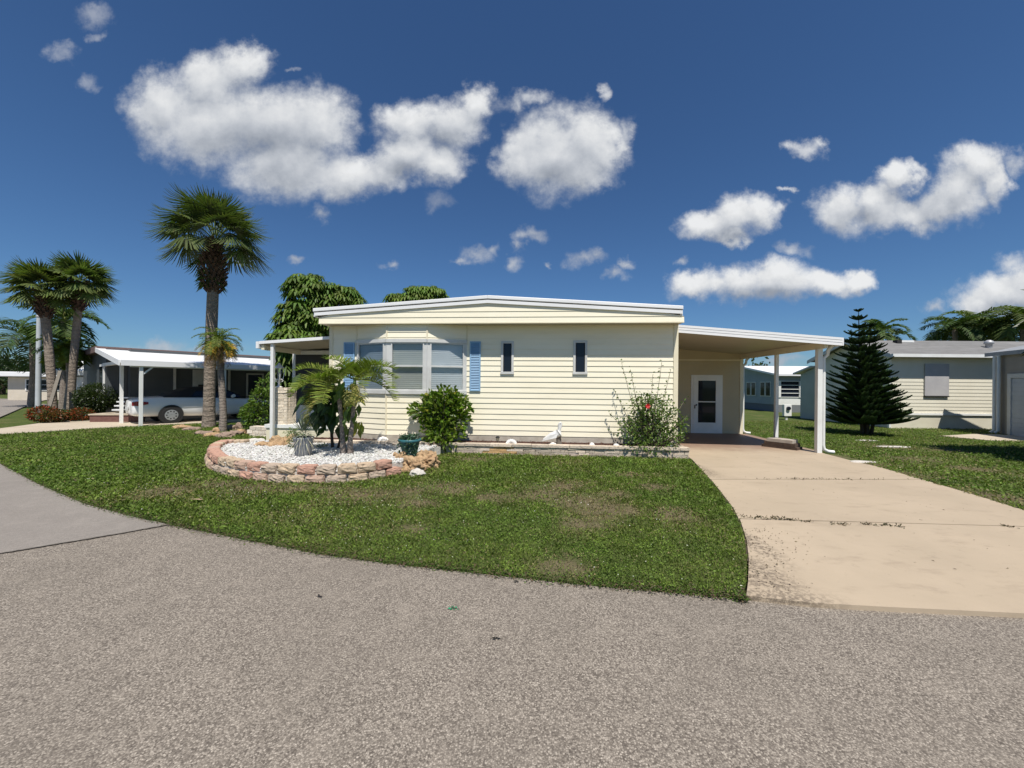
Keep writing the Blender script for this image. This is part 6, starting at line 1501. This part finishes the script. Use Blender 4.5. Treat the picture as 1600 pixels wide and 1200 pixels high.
x2 = rng.uniform(2.0, 7.0, 120); y2 = rng.uniform(3.2, 9.0, 120); ok = inpoly(x2, y2, slab1) | inpoly(x2, y2, slab2) | inpoly(x2, y2, slab3); x = np.concatenate([ex0 + x + .02, x2[ok]]); y = np.concatenate([y, y2[ok]]); n = len(x)
V, C = leafsoup(np.stack([x, y, np.full(n, .039)], 1), rdir(n) * np.array([1, 1, .15]), rdir(n, 3), rng.uniform(.008, .03, n), rng.uniform(.004, .012, n), vary((.12, .085, .05), n, .15, .4), 0)
tag(soup('leaf_litter', [(V, C)], LMD), kind='stuff')
# soil and runners spilling over the street edge
ep = np.array([e for e in edge if True] + [G(1166, 938)]); k = 9000; i = rng.integers(0, len(ep) - 1, k); t_ = rng.random(k)[:, None]; q = ep[i] * (1 - t_) + ep[i + 1] * t_; dd_ = nrm(ep[i + 1] - ep[i]); nn = np.stack([dd_[:, 1], -dd_[:, 0]], 1)
q = q + nn * (rng.normal(-.02, .035, k)[:, None]); a = rng.uniform(0, 6.28, k)
brown = rng.random(k) < .45; C0 = vary((.085, .14, .025), k, .12, .4); C0[brown] = vary((.14, .10, .065), int(brown.sum()), .1, .4)
V, C = leafsoup(np.column_stack([q, rng.uniform(.004, .04, k)]), np.stack([np.cos(a) + nn[:, 0] * .6, np.sin(a) + nn[:, 1] * .6, rng.uniform(-.2, .7, k)], 1), rdir(k, 1.2), rng.uniform(.012, .032, k), rng.uniform(.006, .014, k), C0, .1)
tag(soup('edge_runners', [(V, C)], GRASSM), kind='stuff')
# bright green scrap and a few dark leaves on the road
x, y = G(709, 952); k = 9
o = soup('plastic_scrap', [leafsoup(np.stack([x + rng.normal(0, .015, k), y + rng.normal(0, .008, k), rng.uniform(.003, .012, k)], 1), rdir(k) * np.array([1, 1, .3]), rdir(k, 2), rng.uniform(.015, .03, k), rng.uniform(.01, .016, k), vary((.02, .26, .12), k, .1, .3))], leafmat('green_plastic', trans=.1, rough=.25)); tag(o, 'crumpled bright green scrap lying on the asphalt', 'litter')
for i, (px, py, lb) in enumerate(((501, 933, 'dark fallen leaf on the asphalt left of the green scrap'), (776, 1000, 'tiny dark twig on the asphalt right of the green scrap'), (807, 909, 'dark leaf on the asphalt near the lawn edge'), (318, 789, 'pale curled dead frond piece on the front lawn'))):
    x, y = G(px, py); k = 3
    o = soup('fallen_leaf', [leafsoup(np.stack([x + rng.normal(0, .006, k), y + rng.normal(0, .005, k), np.full(k, .008 if i < 3 else .07)], 1), rdir(k) * np.array([1, .4, .2]), rdir(k, 3), np.full(k, .03 if i < 3 else .16), np.full(k, .014 if i < 3 else .03), vary((.02, .018, .015) if i < 3 else (.5, .4, .25), k))], LMD); tag(o, lb, 'leaf')
